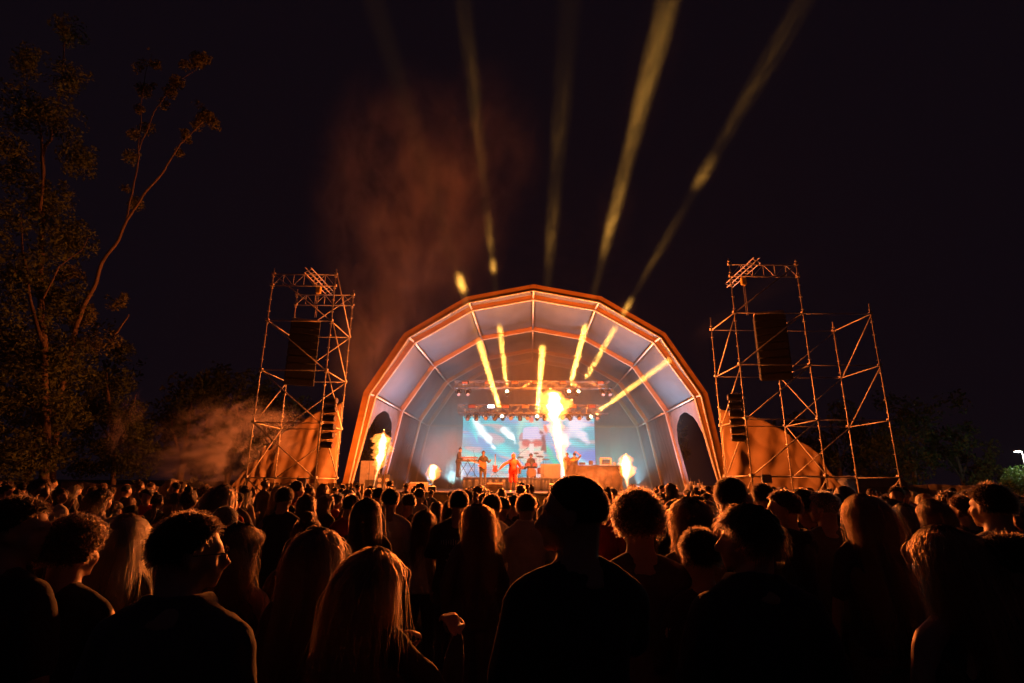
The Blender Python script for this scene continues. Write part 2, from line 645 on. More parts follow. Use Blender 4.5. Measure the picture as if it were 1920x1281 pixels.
def screen_color(u, v):
    """painted picture on the wall; u right, v up, 0..1; returns linear rgb"""
    def nz(x, y, z=0.):
        return noise.noise(Vector((x, y, z)))
    w = nz(u * 3, v * 3, 1) * .35 + nz(u * 7, v * 7, 5) * .12
    # broad brush bands running down to the right
    t = (u * 1.6 + v * 1.5 + w) * 3.2
    base = np.array([.07, .46, .56])
    lil = np.array([.20, .40, .70])
    cyan = np.array([.12, .85, .85])
    teal = np.array([.02, .66, .46])
    mint = np.array([.45, .82, .68])
    white = np.array([1.15, 1.3, 1.3])
    coral = np.array([.95, .42, .36])
    s = .5 + .5 * math.sin(t * 2.2)
    c = base * (1 - s) + lil * s
    k = max(0, nz(u * 5 + 3, v * 6 + t * .4, 2)) * 1.6
    c = c * (1 - min(k, .8)) + cyan * min(k, .8)
    k = max(0, nz(u * 6 - 3, v * 9 + t, 9) - .1) * 2.2
    c = c * (1 - min(k, .5)) + coral * min(k, .5)

    def blend(c, col_, a):
        a = max(0., min(1., a))
        return c * (1 - a) + col_ * a

    def stroke(x0, y0, x1, y1, wid):
        dx, dy = x1 - x0, y1 - y0
        L = math.hypot(dx, dy)
        px, py = u * 2.2 - x0 * 2.2, v - y0
        dx *= 2.2
        L = math.hypot(dx, dy)
        tt = max(0, min(1, (px * dx + py * dy) / (L * L)))
        d = math.hypot(px - dx * tt, py - dy * tt)
        d += nz(u * 12, v * 12, 3) * wid * .8
        tap = wid * (0.35 + math.sin(math.pi * min(1, tt + .15)))
        return 1.15 * (1 - d / max(tap, 1e-3))
    c = blend(c, white, stroke(.08, .92, .25, .48, .075))
    c = blend(c, white, stroke(.31, .80, .40, .60, .07))
    c = blend(c, cyan, stroke(.05, 1.0, .12, .55, .06) * .6)
    # teal hills low left and middle
    hill = .43 - abs(u - .15) * 1.1 + w * .25
    c = blend(c, teal, (hill - v) * 9 if v > .24 else 0)
    c = blend(c, mint, stroke(.02, .38, .40, .12, .10) * .6)
    c = blend(c, teal, stroke(.64, .48, .72, .20, .06))
    c = blend(c, mint, stroke(.46, .98, .42, .60, .07) * .7)
    c = blend(c, mint, stroke(.60, .85, .52, .95, .09) * .6)
    # pale blaze right
    c = blend(c, np.array([.80, .84, 1.0]), stroke(.82, .95, .93, .66, .24))
    c = blend(c, np.array([.75, .80, .95]), stroke(.74, .70, .80, .55, .16))
    rid = .52 - (u - .80) * 1.15
    if u > .78:
        rid2 = .40 + .12 * math.cos((u - 1.0) * 9)
        top = max(rid, rid2 * 1.0)
        c = blend(c, np.array([.16, .30, .72]), (top - v) * 12)
        lane = abs(v - (.40 - (u - .80) * 1.1))
        c = blend(c, np.array([.35, .85, .95]), 1 - lane * 16)
        c = blend(c, np.array([.20, .75, .85]), (.17 - v) * 8)
    # a plain stylised head in the middle
    ex, ey = (u - .525) / .095, (v - .50) / .30
    hd = ex * ex + ey * ey + nz(u * 22, v * 22, 6) * .35
    if hd < 1.25:
        skin = blend(np.array([.80, .66, .55]), coral, .5 + nz(u * 16, v * 12, 4) * 1.1)
        skin = blend(skin, mint, .3 + nz(u * 14, v * 18, 11) * 1.2)
        c = blend(c, skin, (1.25 - hd) * 5)
        if v > .58:
            c = blend(c, np.array([.60, .62, .88]), (v - .58) * 14)
        # hair strands round the brow
        if v > .45 and ex > .55:
            c = blend(c, np.array([.22, .07, .06]), (ex - .55) * 3 + nz(u * 30, v * 14, 2) * 1.5)
        if .60 < v < .80 and ex < -.7:
            c = blend(c, np.array([.42, .16, .12]), .7)
        # dark glasses
        for gx, gw in ((-.42, .40), (.42, .48)):
            g_ = ((ex - gx) / gw) ** 2 + ((v - .565) / .055) ** 2
            g_ += nz(u * 40, v * 40, 8) * .5
            if g_ < 1.2:
                c = blend(c, np.array([.60, .12, .10]), (1.2 - g_) * 1.6)
            if g_ < 1.5 and v > .60:
                c = blend(c, np.array([.25, .06, .07]), .5)
        if abs(ex) < .16 and .36 < v < .56:
            c = blend(c, np.array([.95, .80, .75]), .8)
        if ((ex) / .38) ** 2 + ((v - .31) / .025) ** 2 < 1:
            c = blend(c, np.array([.75, .12, .14]), .8)
    if .60 < u < .64 and .42 < v < .70:
        c = blend(c, np.array([.20, .07, .08]), 1 - abs(u - .62 - (.6 - v) * .05) * 60)
    c = blend(c, np.array([1.0, .16, .08]), 1.3 - ((u - .522) / .022) ** 2 - ((v - .945) / .05) ** 2)
    c = blend(c, np.array([1.0, .22, .10]), 1.2 - ((u - .63 - (.80 - v) * .12) / .016) ** 2 - ((v - .80) / .075) ** 2)
    # pale coral dabs near the floor
    c = blend(c, np.array([1., .60, .52]), (nz(u * 18, v * 9, 21) - .15) * 4 * max(0, 1 - v * 2.6))
    c = blend(c, np.array([1., .92, .98]), (nz(u * 9, v * 5, 31) + .1) * 3 * max(0, 1 - v * 3.5))
    return c


m = MB().grid(lambda u, v: (SX0 + (SX1 - SX0) * u, 9.2, SZ0 + (SZ1 - SZ0) * v), NXs, NYs)
me = m.mesh('screen_face')
ca = me.color_attributes.new('picture', 'FLOAT_COLOR', 'POINT')
buf = np.ones((len(me.vertices), 4), 'f')
for j in range(NYs + 1):
    for i in range(NXs + 1):
        buf[j * (NXs + 1) + i, :3] = np.maximum(screen_color(i / NXs, j / NYs), 0.01)
ca.data.foreach_set('color', buf.ravel())
mt = bpy.data.materials.new('led_picture')
mt.use_nodes = True
nt = mt.node_tree
nt.nodes.remove(nt.nodes['Principled BSDF'])
e = nt.nodes.new('ShaderNodeEmission')
a = nt.nodes.new('ShaderNodeVertexColor')
a.layer_name = 'picture'
tc = nt.nodes.new('ShaderNodeTexCoord')
sx = nt.nodes.new('ShaderNodeSeparateXYZ')
nt.links.new(tc.outputs['Object'], sx.inputs[0])
wv = nt.nodes.new('ShaderNodeMath')
wv.operation = 'MULTIPLY'
wv.inputs[1].default_value = 2 * math.pi / .125
nt.links.new(sx.outputs['Z'], wv.inputs[0])
sn = nt.nodes.new('ShaderNodeMath')
sn.operation = 'SINE'
nt.links.new(wv.outputs[0], sn.inputs[0])
ml = nt.nodes.new('ShaderNodeMath')
ml.operation = 'MULTIPLY_ADD'
ml.inputs[1].default_value = .16
ml.inputs[2].default_value = 1.0
nt.links.new(sn.outputs[0], ml.inputs[0])
SCREEN_GAIN = nt.nodes.new('ShaderNodeMath')
SCREEN_GAIN.operation = 'MULTIPLY'
SCREEN_GAIN.inputs[1].default_value = 1.2
nt.links.new(ml.outputs[0], SCREEN_GAIN.inputs[0])
nt.links.new(a.outputs[0], e.inputs[0])
nt.links.new(SCREEN_GAIN.outputs[0], e.inputs[1])
nt.links.new(e.outputs[0], nt.nodes['Material Output'].inputs[0])
mt.cycles.emission_sampling = 'FRONT'
me.materials.append(mt)
link('screen_face', me, led)
MB().box(((SX0 + SX1) / 2, 9.31, (SZ0 + SZ1) / 2), (SX1 - SX0 + .06, .16, SZ1 - SZ0 + .06)).build('cabinet_back', M_black, led)
for i in range(9):
    x = SX0 + (SX1 - SX0) * i / 8
    MB().box((x, 9.45, (DZ + SZ1) / 2), (.05, .05, SZ1 - DZ)).build('support_post', M_alu, led)

# ---------------------------------------------------------------- trusses with lamps
M_lampbody = pbr('lamp_body', (0.02, 0.022, 0.025), .35, var=.1)
M_lens = pbr('dark_lens', (0.25, 0.22, 0.25), .08, 0.3, var=.1)
M_hot = emit('lit_beam_lens', (1.0, .80, .42), 14.0, False)
M_hotwhite = emit('lit_strobe_face', (1.0, .86, .90), 9.0, True)


def truss(x0, x1, y, z, s, label, nb):
    t = thing('light_truss', label, 'truss', S(x0, y, z), STAGE_RZ)
    L = x1 - x0
    h = s / 2
    for dy in (-h, h):
        for dz in (-h, h):
            MB().tube((0, dy, dz), (L, dy, dz), .025, n=8).build('chord', M_alu, t, smooth=True)
    m = MB()
    for i in range(nb):
        xa, xb = L * i / nb, L * (i + 1) / nb
        for dy in (-h, h):
            if i % 2:
                m.tube((xa, dy, -h), (xb, dy, h), .012, n=5)
            else:
                m.tube((xa, dy, h), (xb, dy, -h), .012, n=5)
            m.tube((xa, dy, -h), (xa, dy, h), .012, n=5)
        for dz in (-h, h):
            m.tube((xa, -h, dz), (xb, h, dz), .012, n=5)
    m.build('lattice', M_alu, t)
    return t


def moving_head(p, direction, label, lit=False, group=None, scale=1.0, power=0.0, cone=3.0):
    """yoke lamp hung at p (world) from above, head pointing along direction"""
    d = Vector(direction).normalized()
    t = thing('moving_head_lamp', label, 'stage lamp', p, 0, group)
    k = scale
    MB().box((0, 0, .30 * k), (.26 * k, .22 * k, .10 * k), bevel=.02).build('lamp_base', M_lampbody, t)
    side = Vector((1, 0, 0))
    m = MB()
    for s_ in (-1, 1):
        m.path([(s_ * .05 * k, 0, .26 * k), (s_ * .17 * k, 0, .22 * k), (s_ * .19 * k, 0, .08 * k), (s_ * .18 * k, 0, -.02 * k)], .028 * k, 6)
    m.build('yoke', M_lampbody, t, smooth=True)
    m = MB()
    m.path([d * (-.20 * k), d * (-.17 * k), d * (-.02 * k), d * (.10 * k), d * (.165 * k)], [.07 * k, .12 * k, .135 * k, .13 * k, .115 * k], 14)
    hd = m.build('lamp_head', M_lampbody, t, smooth=True)
    MB().tube(d * (.166 * k), d * (.175 * k), .098 * k, n=16).build('lens', M_hot if lit else M_lens, hd)
    if lit:
        l = bpy.data.lights.new('beam', 'SPOT')
        l.energy = power
        l.color = (1.0, .46, .07)
        l.spot_size = R(cone)
        l.spot_blend = .35
        l.shadow_soft_size = .14
        lo = link('beam', l, None, Vector(p) + d * .2 * k)
        lo.rotation_euler = d.to_track_quat('-Z', 'Y').to_euler()
        lo.parent = t
        lo.location = d * .38 * k
    return t


LOWY = 4.9    # lower lamp row
row = truss(onstage(860, 768, LOWY).x, onstage(1140, 768, LOWY).x, LOWY, onstage(1000, 768, LOWY).z, .52, 'lower aluminium truss carrying flood lamps just above the video wall', 14)
UPY = 3.4
tr2 = truss(onstage(853, 722, UPY).x, onstage(1143, 722, UPY).x, UPY, onstage(1000, 722, UPY).z, .40, 'upper aluminium truss under the canopy crown', 16)
# floods inside the lower truss
lz = onstage(1000, 763, LOWY - .3)
for i, px in enumerate((885, 921, 948, 985, 1022, 1074, 1110)):
    q = onstage(px, 762.5, LOWY - .3)
    lit = px == 921
    t = thing('flood_lamp', 'lit white strobe panel in the lower truss' if lit else 'dark reddish flood lamp in the lower truss, ' + {885: 'left of the lit strobe', 948: 'right of the lit strobe', 985: 'above the face on the screen', 1022: 'behind the tall flame', 1074: 'right of the tall flame', 1110: 'at the right end'}[px], 'flood lamp', S(q.x, q.y, q.z), STAGE_RZ, None if lit else 'flood lamps in the lower truss')
    MB().box((0, 0, 0), (.46, .14, .26), bevel=.02).build('housing', M_lampbody, t)
    MB().box((0, -.075, 0), (.38, .01, .17)).build('face', M_hotwhite if lit else pbr('flood_reflector', (.12, .045, .045), .3, .2), t)
# twin blinders on the upper truss
for i, px in enumerate((872, 915, 965, 1005, 1056, 1126)):
    q = onstage(px, 718, UPY - .24)
    t = thing('blinder_lamp', 'twin round blinder lamp on the upper truss, number %s from the left' % ('first', 'second', 'third', 'fourth', 'fifth', 'sixth')[i], 'blinder lamp', S(q.x, q.y, q.z), STAGE_RZ, 'twin blinders along the upper truss')
    MB().box((0, .03, 0), (.38, .12, .22), bevel=.02).build('housing', M_lampbody, t)
    for s_ in (-1, 1):
        MB().tube((s_ * .09, -.03, 0), (s_ * .09, -.055, 0), .07, n=12).build('bulb_face', pbr('blinder_glass', (.25, .11, .10), .2, .1), t)
# ---------------------------------------------------------------- lamps and beams
BEAM_W = 3200000.0
BEAMS = []
LOW = [(877, 'pale', 0), (893, 'd', 0), (911, 'f', 0), (929, 's', 0), (942, 'LIT', 1), (958, 'f', 0), (975, 'd', 0), (989, 'f', 0), (1007, 'LIT', 1), (1021, 'd', 0), (1038, 'f', 0), (1055, 'LIT0', 0), (1068, 's', 0), (1086, 'f', 0), (1105, 'LIT', 1), (1119, 'f', 0)]
AIM_LOW = {942: ((864, 530), 22.0), 1007: ((1034, 440), 19.0), 1105: ((1420, 556), 21.5)}
nm = ['first', 'second', 'third', 'fourth', 'fifth', 'sixth', 'seventh', 'eighth', 'ninth', 'tenth', 'eleventh', 'twelfth', 'thirteenth', 'fourteenth', 'fifteenth', 'sixteenth']
for i, (px, kd, lit) in enumerate(LOW):
    p = onstage(px, 783.5, LOWY - .1)
    p = S(p.x, p.y, p.z)
    if lit:
        (ax, ay), Y = AIM_LOW[px]
        d = at(ax, ay, Y) - p
        lab = 'lit moving head just above the screen, its yellow beam ' + {942: 'up to the left', 1007: 'almost straight up', 1105: 'low to the right'}[px]
        BEAMS.append((p, d.normalized()))
        moving_head(p, d, lab, True, 'moving heads hung above the screen', 1.0, BEAM_W * 1.3, 2.0)
    else:
        d = {'pale': (-.1, -.8, -.8), 'd': (0.05, -.3, -1), 'f': (0, -1, -.35), 's': (-.5, -.4, -.9), 'LIT0': (0, -1, -.1)}[kd]
        if px == 1068:
            d = (.5, -.4, -.8)
        lab = 'unlit moving head lamp above the screen, %s from the left of the row' % nm[i]
        moving_head(p, d, lab, False, 'moving heads hung above the screen', 1.0)
UP = [(860, 0), (877, 0), (951, ((888, 170), 15.5)), (1066, ((1215, 150), 15.0)), (1083, ((1450, 100), 14.0)), (1130, 0), (1143, 0)]
for i, (px, aim) in enumerate(UP):
    p = onstage(px, 737, UPY)
    p = S(p.x, p.y, p.z)
    if aim:
        d = at(aim[0][0], aim[0][1], aim[1]) - p
        lab = 'lit moving head under the upper truss, its yellow beam ' + {951: 'leaning slightly left', 1066: 'rising steeply right of the flame', 1083: 'slanting far up to the right'}[px]
        BEAMS.append((p, d.normalized()))
        moving_head(p, d, lab, True, 'moving heads hung under the upper truss', .95, BEAM_W * (1.3 if px == 1066 else 1.0), {951: 1.8, 1066: 2.4, 1083: 1.9}[px])
    else:
        moving_head(p, (.1, -.7, -.8), 'unlit moving head lamp under the upper truss, %s' % {860: 'at its left tip', 877: 'second from its left tip', 1130: 'second from its right tip', 1143: 'at its right tip'}[px], False, 'moving heads hung under the upper truss', .95)

# ---------------------------------------------------------------- flames
def flame_mesh(profile, seed, amp, nu=72, nv=110):
    """profile: list of (z, cx, cy, radius); turbulent closed skin"""
    zs = [p[0] for p in profile]
    z0, z1 = zs[0], zs[-1]
    P = np.array(profile, float)
    off = Vector((seed * 7.1, seed * 3.3, seed * 1.7))

    def fn(u, v):
        z = z0 + (z1 - z0) * v
        cx, cy, r = (np.interp(z, P[:, 0], P[:, i]) for i in (1, 2, 3))
        a = 2 * math.pi * u
        dx, dy = math.cos(a), math.sin(a)
        q = Vector((cx + dx * r, cy + dy * r, z))
        n1 = noise.fractal(q * 2.4 + off, 0.9, 2.1, 5)
        n2 = abs(noise.noise(q * 6.5 + off)) - .25
        k = 1 + amp * (n1 * 1.1 + n2 * .9)
        rr = r * max(.12, k)
        lift = noise.noise(q * 3.1 - off) * .18 * amp * r * 3
        return Vector((cx + dx * rr, cy + dy * rr, z + lift))
    m = MB().grid(fn, nu, nv)
    return m


M_fire = volume('fire_outer', (1, .5, .2), 0.0, emission=(1.0, .27, .04), estr=5.5)
M_core = volume('fire_core', (1, .7, .4), 0.0, emission=(1.0, .62, .26), estr=16.0)
M_noz = M_black


def flame(px, py0, py1, Y, prof, label, power, seed, grp='flame jets along the stage front', amp=.9, lights=((.5, 1.),), wscale=1.):
    base = at(px, py0, Y)
    top = at(px, py1, Y)
    H = top.z - base.z
    t = thing('flame_jet', label, 'flame', (base.x, base.y, base.z), 0, grp)
    pr = [(z * H, cx * H, 0, r * H) for z, cx, r in prof]
    o = flame_mesh(pr, seed, amp).build('flame', M_fire, t, outward=True)
    core = [(z * H, cx * H, 0, r * H * .55) for z, cx, r in prof[:-1]]
    core.append((prof[-1][0] * H * .96, prof[-1][1] * H, 0, .004))
    flame_mesh(core, seed + 3, amp * .8, 48, 80).build('flame_core', M_core, o, outward=True)
    for z, w in lights:
        cx = float(np.interp(z, [p[0] for p in prof], [p[1] for p in prof])) * H
        l = bpy.data.lights.new('fire_glow', 'POINT')
        l.energy = power * w
        l.color = (1.0, .20, .028)
        l.shadow_soft_size = .25
        lo = link('fire_glow', l, t, (cx, 0, z * H))
    # the projector box the jet comes out of
    m = MB().box((0, 0, -.20), (.34, .34, .24), bevel=.02)
    m.tube((0, 0, -.08), (0, 0, .0), .05, n=10)
    m.build('nozzle_box', M_noz, t)
    return t


FIRE = 4200.0
flame(1058, 893, 729, 24.9,
      [(0, 0, .012), (.1, -.015, .03), (.25, -.04, .05), (.45, -.06, .075), (.6, -.085, .075), (.66, -.10, .095), (.74, -.09, .14), (.82, -.10, .15), (.90, -.115, .13), (.96, -.13, .085), (1.0, -.15, .01)],
      'tall white-hot flame column with a round ball of fire on top', FIRE, 1, amp=.75, lights=((.30, .15), (.82, 3.9)))
flame(703, 912, 806, 24.7,
      [(0, -.02, .015), (.15, 0, .022), (.27, .03, .035), (.36, .05, .09), (.5, .06, .11), (.65, .08, .14), (.8, .09, .14), (.9, .08, .085), (1.0, .09, .01)],
      'ragged leaning flame beside the left legs of the canopy', FIRE, 2, amp=.95, lights=((.6, .45),))
flame(811, 908, 870, 24.7,
      [(0, 0, .03), (.2, .0, .08), (.3, 0, .26), (.55, .0, .32), (.8, .0, .29), (.93, 0, .18), (1.0, 0, .01)],
      'small round flame left of the singer in front of the riser', FIRE, 3, amp=.8, lights=((.6, .18),))
flame(1177, 917, 851, 24.7,
      [(0, 0, .02), (.2, -.01, .06), (.33, -.02, .08), (.42, -.03, .20), (.6, -.02, .22), (.8, -.02, .20), (.93, -.02, .12), (1.0, 0, .01)],
      'bright upright flame with a bulging top at the right of the stage', FIRE, 4, amp=.8, lights=((.6, .3),))

# ---------------------------------------------------------------- air
m = MB()
vs = [S(x * .985, -1.4, z + .02) for x, z in PROF] + [S(x * .985, 14.8, z + .02) for x, z in PROF]
n = len(PROF)
fs = [tuple(range(n)), tuple(range(2 * n - 1, n - 1, -1))] + [(i, i + n, (i + 1) % n + n, (i + 1) % n) for i in range(n)]
m.add(vs, fs)
o = m.build('smoke', volume('stage_smoke', (.93, .95, .98), 0.020, .70), outward=True)
tag(o, 'thin stage smoke filling the space under the canopy', 'smoke', kind='stuff')
m = MB()
vs = [S(x * .965, 7.4, max(DZ + .02, z * .985)) for x, z in PROF] + [S(x * .965, 14.7, max(DZ + .02, z * .985)) for x, z in PROF]
m.add(vs, fs)
o = m.build('smoke', volume('back_smoke', (.93, .97, 1.0), 0.075, .35), outward=True)
tag(o, 'pale fog glowing round the video wall at the back of the stage', 'smoke', kind='stuff')
m = MB().box((0, 60, 24.0), (180, 150, 52))
o = m.build('haze', volume('night_haze', (.96, .94, .95), 0.00011, .3), outward=True)
tag(o, 'thin smoky night air over the whole concert ground', 'haze', kind='stuff')

# ---------------------------------------------------------------- wash lamps standing on the deck
def wash(p, aim, color, power, label, angle=75, group='floor wash lamps on the stage'):
    p, aim = Vector(p), Vector(aim)
    d = (aim - p).normalized()
    t = thing('floor_wash_lamp', label, 'stage lamp', p, 0, group)
    MB().box((0, 0, -.17), (.26, .26, .08), bevel=.02).build('lamp_base', M_lampbody, t)
    m = MB().box((-.15, 0, -.03), (.03, .10, .26)).box((.15, 0, -.03), (.03, .10, .26))
    m.build('yoke', M_lampbody, t)
    h = MB().path([d * -.12, d * -.08, d * .06, d * .10], [.05, .10, .12, .12], 14).build('lamp_head', M_lampbody, t, smooth=True)
    MB().tube(d * .101, d * .108, .105, n=16).build('lens', emit('lit_wash_' + label[:6], color, 3.0, False), h)
    l = bpy.data.lights.new('wash', 'SPOT')
    l.energy = power
    l.color = color
    l.spot_size = R(angle)
    l.spot_blend = .9
    l.shadow_soft_size = .1
    lo = link('wash', l, t, d * .13)
    lo.rotation_euler = d.to_track_quat('-Z', 'Y').to_euler()
    return t


wash(S(-7.0, 3.5, DZ + .21), S(-8.6, 5.3, 4.0), (1.0, .62, .74), 1300, 'pink lit wash lamp at the foot of the left curtain')
wash(S(7.2, 3.5, DZ + .21), S(8.7, 5.0, 3.5), (1.0, .62, .74), 1200, 'pink lit wash lamp at the foot of the right curtain')
wash(S(-5.6, 2.5, DZ + .21), S(-6.5, 2.0, 12), (.62, .80, 1.0), 5200, 'blue lit wash lamp pointing up at the left of the roof', 100)
wash(S(5.6, 2.5, DZ + .21), S(6.8, 2.0, 12), (.35, .80, 1.0), 5600, 'blue lit wash lamp pointing up at the right of the roof', 100)
wash(S(-5.2, 7.5, DZ + .21), S(-5.4, 11, 6), (.50, .92, 1.0), 4200, 'cyan lit wash lamp behind the keyboard player', 100)

wash(S(5.2, 8.5, DZ + .21), S(6.0, 13.5, 5), (.30, .95, .90), 6500, 'teal lit wash lamp behind the draped table', 100)
# ---------------------------------------------------------------- people
SCRATCH = bpy.data.scenes.new('scratch')


def remeshed(mb, voxel, smooth=2, wob=0.0, wscale=9.0, seed=0, stretch=(1, 1, 1)):
    """one continuous skin round all the shapes in mb"""
    me = mb.mesh('tmp', None, outward=False)
    o = bpy.data.objects.new('tmp', me)
    SCRATCH.collection.objects.link(o)
    md = o.modifiers.new('r', 'REMESH')
    md.mode = 'VOXEL'
    md.voxel_size = voxel
    md.use_smooth_shade = True
    if smooth:
        s = o.modifiers.new('s', 'SMOOTH')
        s.factor = .5
        s.iterations = smooth
    SCRATCH.view_layers[0].update()
    dg = SCRATCH.view_layers[0].depsgraph
    out = bpy.data.meshes.new_from_object(o.evaluated_get(dg))
    bpy.data.objects.remove(o)
    bpy.data.meshes.remove(me)
    out.polygons.foreach_set('use_smooth', [True] * len(out.polygons))
    if wob:
        off = Vector((seed * 3.7, seed * 1.3, seed * 2.1))
        nrm = [v.normal.copy() for v in out.vertices]
        cos = [v.co.copy() for v in out.vertices]
        new = []
        for c, n_ in zip(cos, nrm):
            q = Vector((c.x * stretch[0], c.y * stretch[1], c.z * stretch[2])) * wscale + off
            new.extend(c + n_ * (noise.fractal(q, 1.0, 2.0, 3) * wob))
        out.vertices.foreach_set('co', new)
    out.update()
    return out


def loft(m, rings, n=16):
    """closed stack of ellipses (cx, cy, cz, rx, ry)"""
    vs = []
    for cx, cy, cz, rx, ry in rings:
        for k in range(n):
            a = 2 * math.pi * k / n
            vs.append((cx + rx * math.cos(a), cy + ry * math.sin(a), cz))
    fs = []
    for i in range(len(rings) - 1):
        for k in range(n):
            k2 = (k + 1) % n
            fs.append((i * n + k, i * n + k2, (i + 1) * n + k2, (i + 1) * n + k))
    fs.append(tuple(range(n))[::-1])
    fs.append(tuple((len(rings) - 1) * n + k for k in range(n)))
    m.add(vs, fs)


def limb(m, pts, rs, n=10):
    m.path(pts, rs, n)
    for p, r in zip(pts, rs):
        m.sphere(p, r * .99, 10, 7)


def hand(m, W, d, pn, side, curl=.4, k=1.0):
    """palm and five fingers; d along the hand, pn the way the palm faces, side +1 right"""
    d = Vector(d).normalized()
    pn = Vector(pn)
    pn = (pn - d * pn.dot(d)).normalized()
    s = d.cross(pn).normalized() * side
    W = Vector(W)
    for t, w in ((.02, .026), (.045, .036), (.07, .040), (.09, .038)):
        for a in (-.5, 0, .5):
            m.sphere(W + d * t * k + s * (a * w * k), .0155 * k, 8, 6)
    m.path([W + d * (.0 * k), W + d * (.04 * k)], [.024 * k, .028 * k], 8)
    for off, L in ((-.033, .070), (-.011, .080), (.011, .075), (.032, .058)):
        p = W + d * (.092 * k) + s * (off * k)
        pts = [p - d * .02 * k]
        ang = 0
        for seg in (.42, .32, .26):
            pts.append(p.copy())
            ang += curl * .9
            dd = d * math.cos(ang) + pn * math.sin(ang)
            p = p + dd * (L * seg * k)
        pts.append(p)
        m.path(pts, [.0095 * k, .0095 * k, .009 * k, .0085 * k, .007 * k], 8)
        m.sphere(p, .0075 * k, 7, 5)
    p0 = W + d * .03 * k - s * .025 * k
    p1 = p0 + (d * .5 - s * .75 + pn * .35).normalized() * .038 * k
    p2 = p1 + (d * .8 - s * .35 + pn * .45).normalized() * .032 * k
    p3 = p2 + (d * .9 - s * .05 + pn * .4).normalized() * .024 * k
    m.path([p0, p1, p2, p3], [.015 * k, .013 * k, .011 * k, .008 * k], 8)
    m.sphere(p3, .009 * k, 7, 5)


ARMS = {
    'down': ((.24, -.01, 1.13), (.23, .06, .89), (0, .1, -1), (-1, 0, 0)),
    'relaxed': ((.25, -.03, 1.14), (.20, .13, .94), (-.1, .5, -1), (-1, 0, 0)),
    'forward': ((.22, .06, 1.15), (.13, .27, 1.14), (-.3, 1, .2), (-1, 0, -.2)),
    'phone': ((.24, .12, 1.20), (.10, .28, 1.38), (-.2, .3, 1), (0, 1, 0)),
    'raised': ((.30, .10, 1.52), (.24, .10, 1.78), (0, 0, 1), (0, 1, 0)),
    'overhead': ((.36, .02, 1.56), (.14, .04, 1.74), (-1, 0, .3), (0, 1, 0)),
    'clasp': ((.24, .06, 1.16), (.06, .24, 1.28), (-.5, .3, .8), (-.6, 0, 0)),
    'guitarR': ((.25, .02, 1.14), (.10, .20, 1.04), (-1, .1, -.2), (0, -1, 0)),
    'guitarL': ((.27, .04, 1.15), (.34, .24, 1.16), (.2, .3, .8), (0, -1, .2)),
    'outdown': ((.42, .12, 1.22), (.62, .25, 1.02), (.8, .3, -.6), (0, 0, -1)),
    'keys': ((.24, .08, 1.12), (.20, .34, 1.05), (0, 1, -.1), (0, 0, -1)),
    'snap': ((.30, .16, 1.16), (.22, .30, 1.36), (-.6, .3, .7), (-.5, .3, -.3)),
}


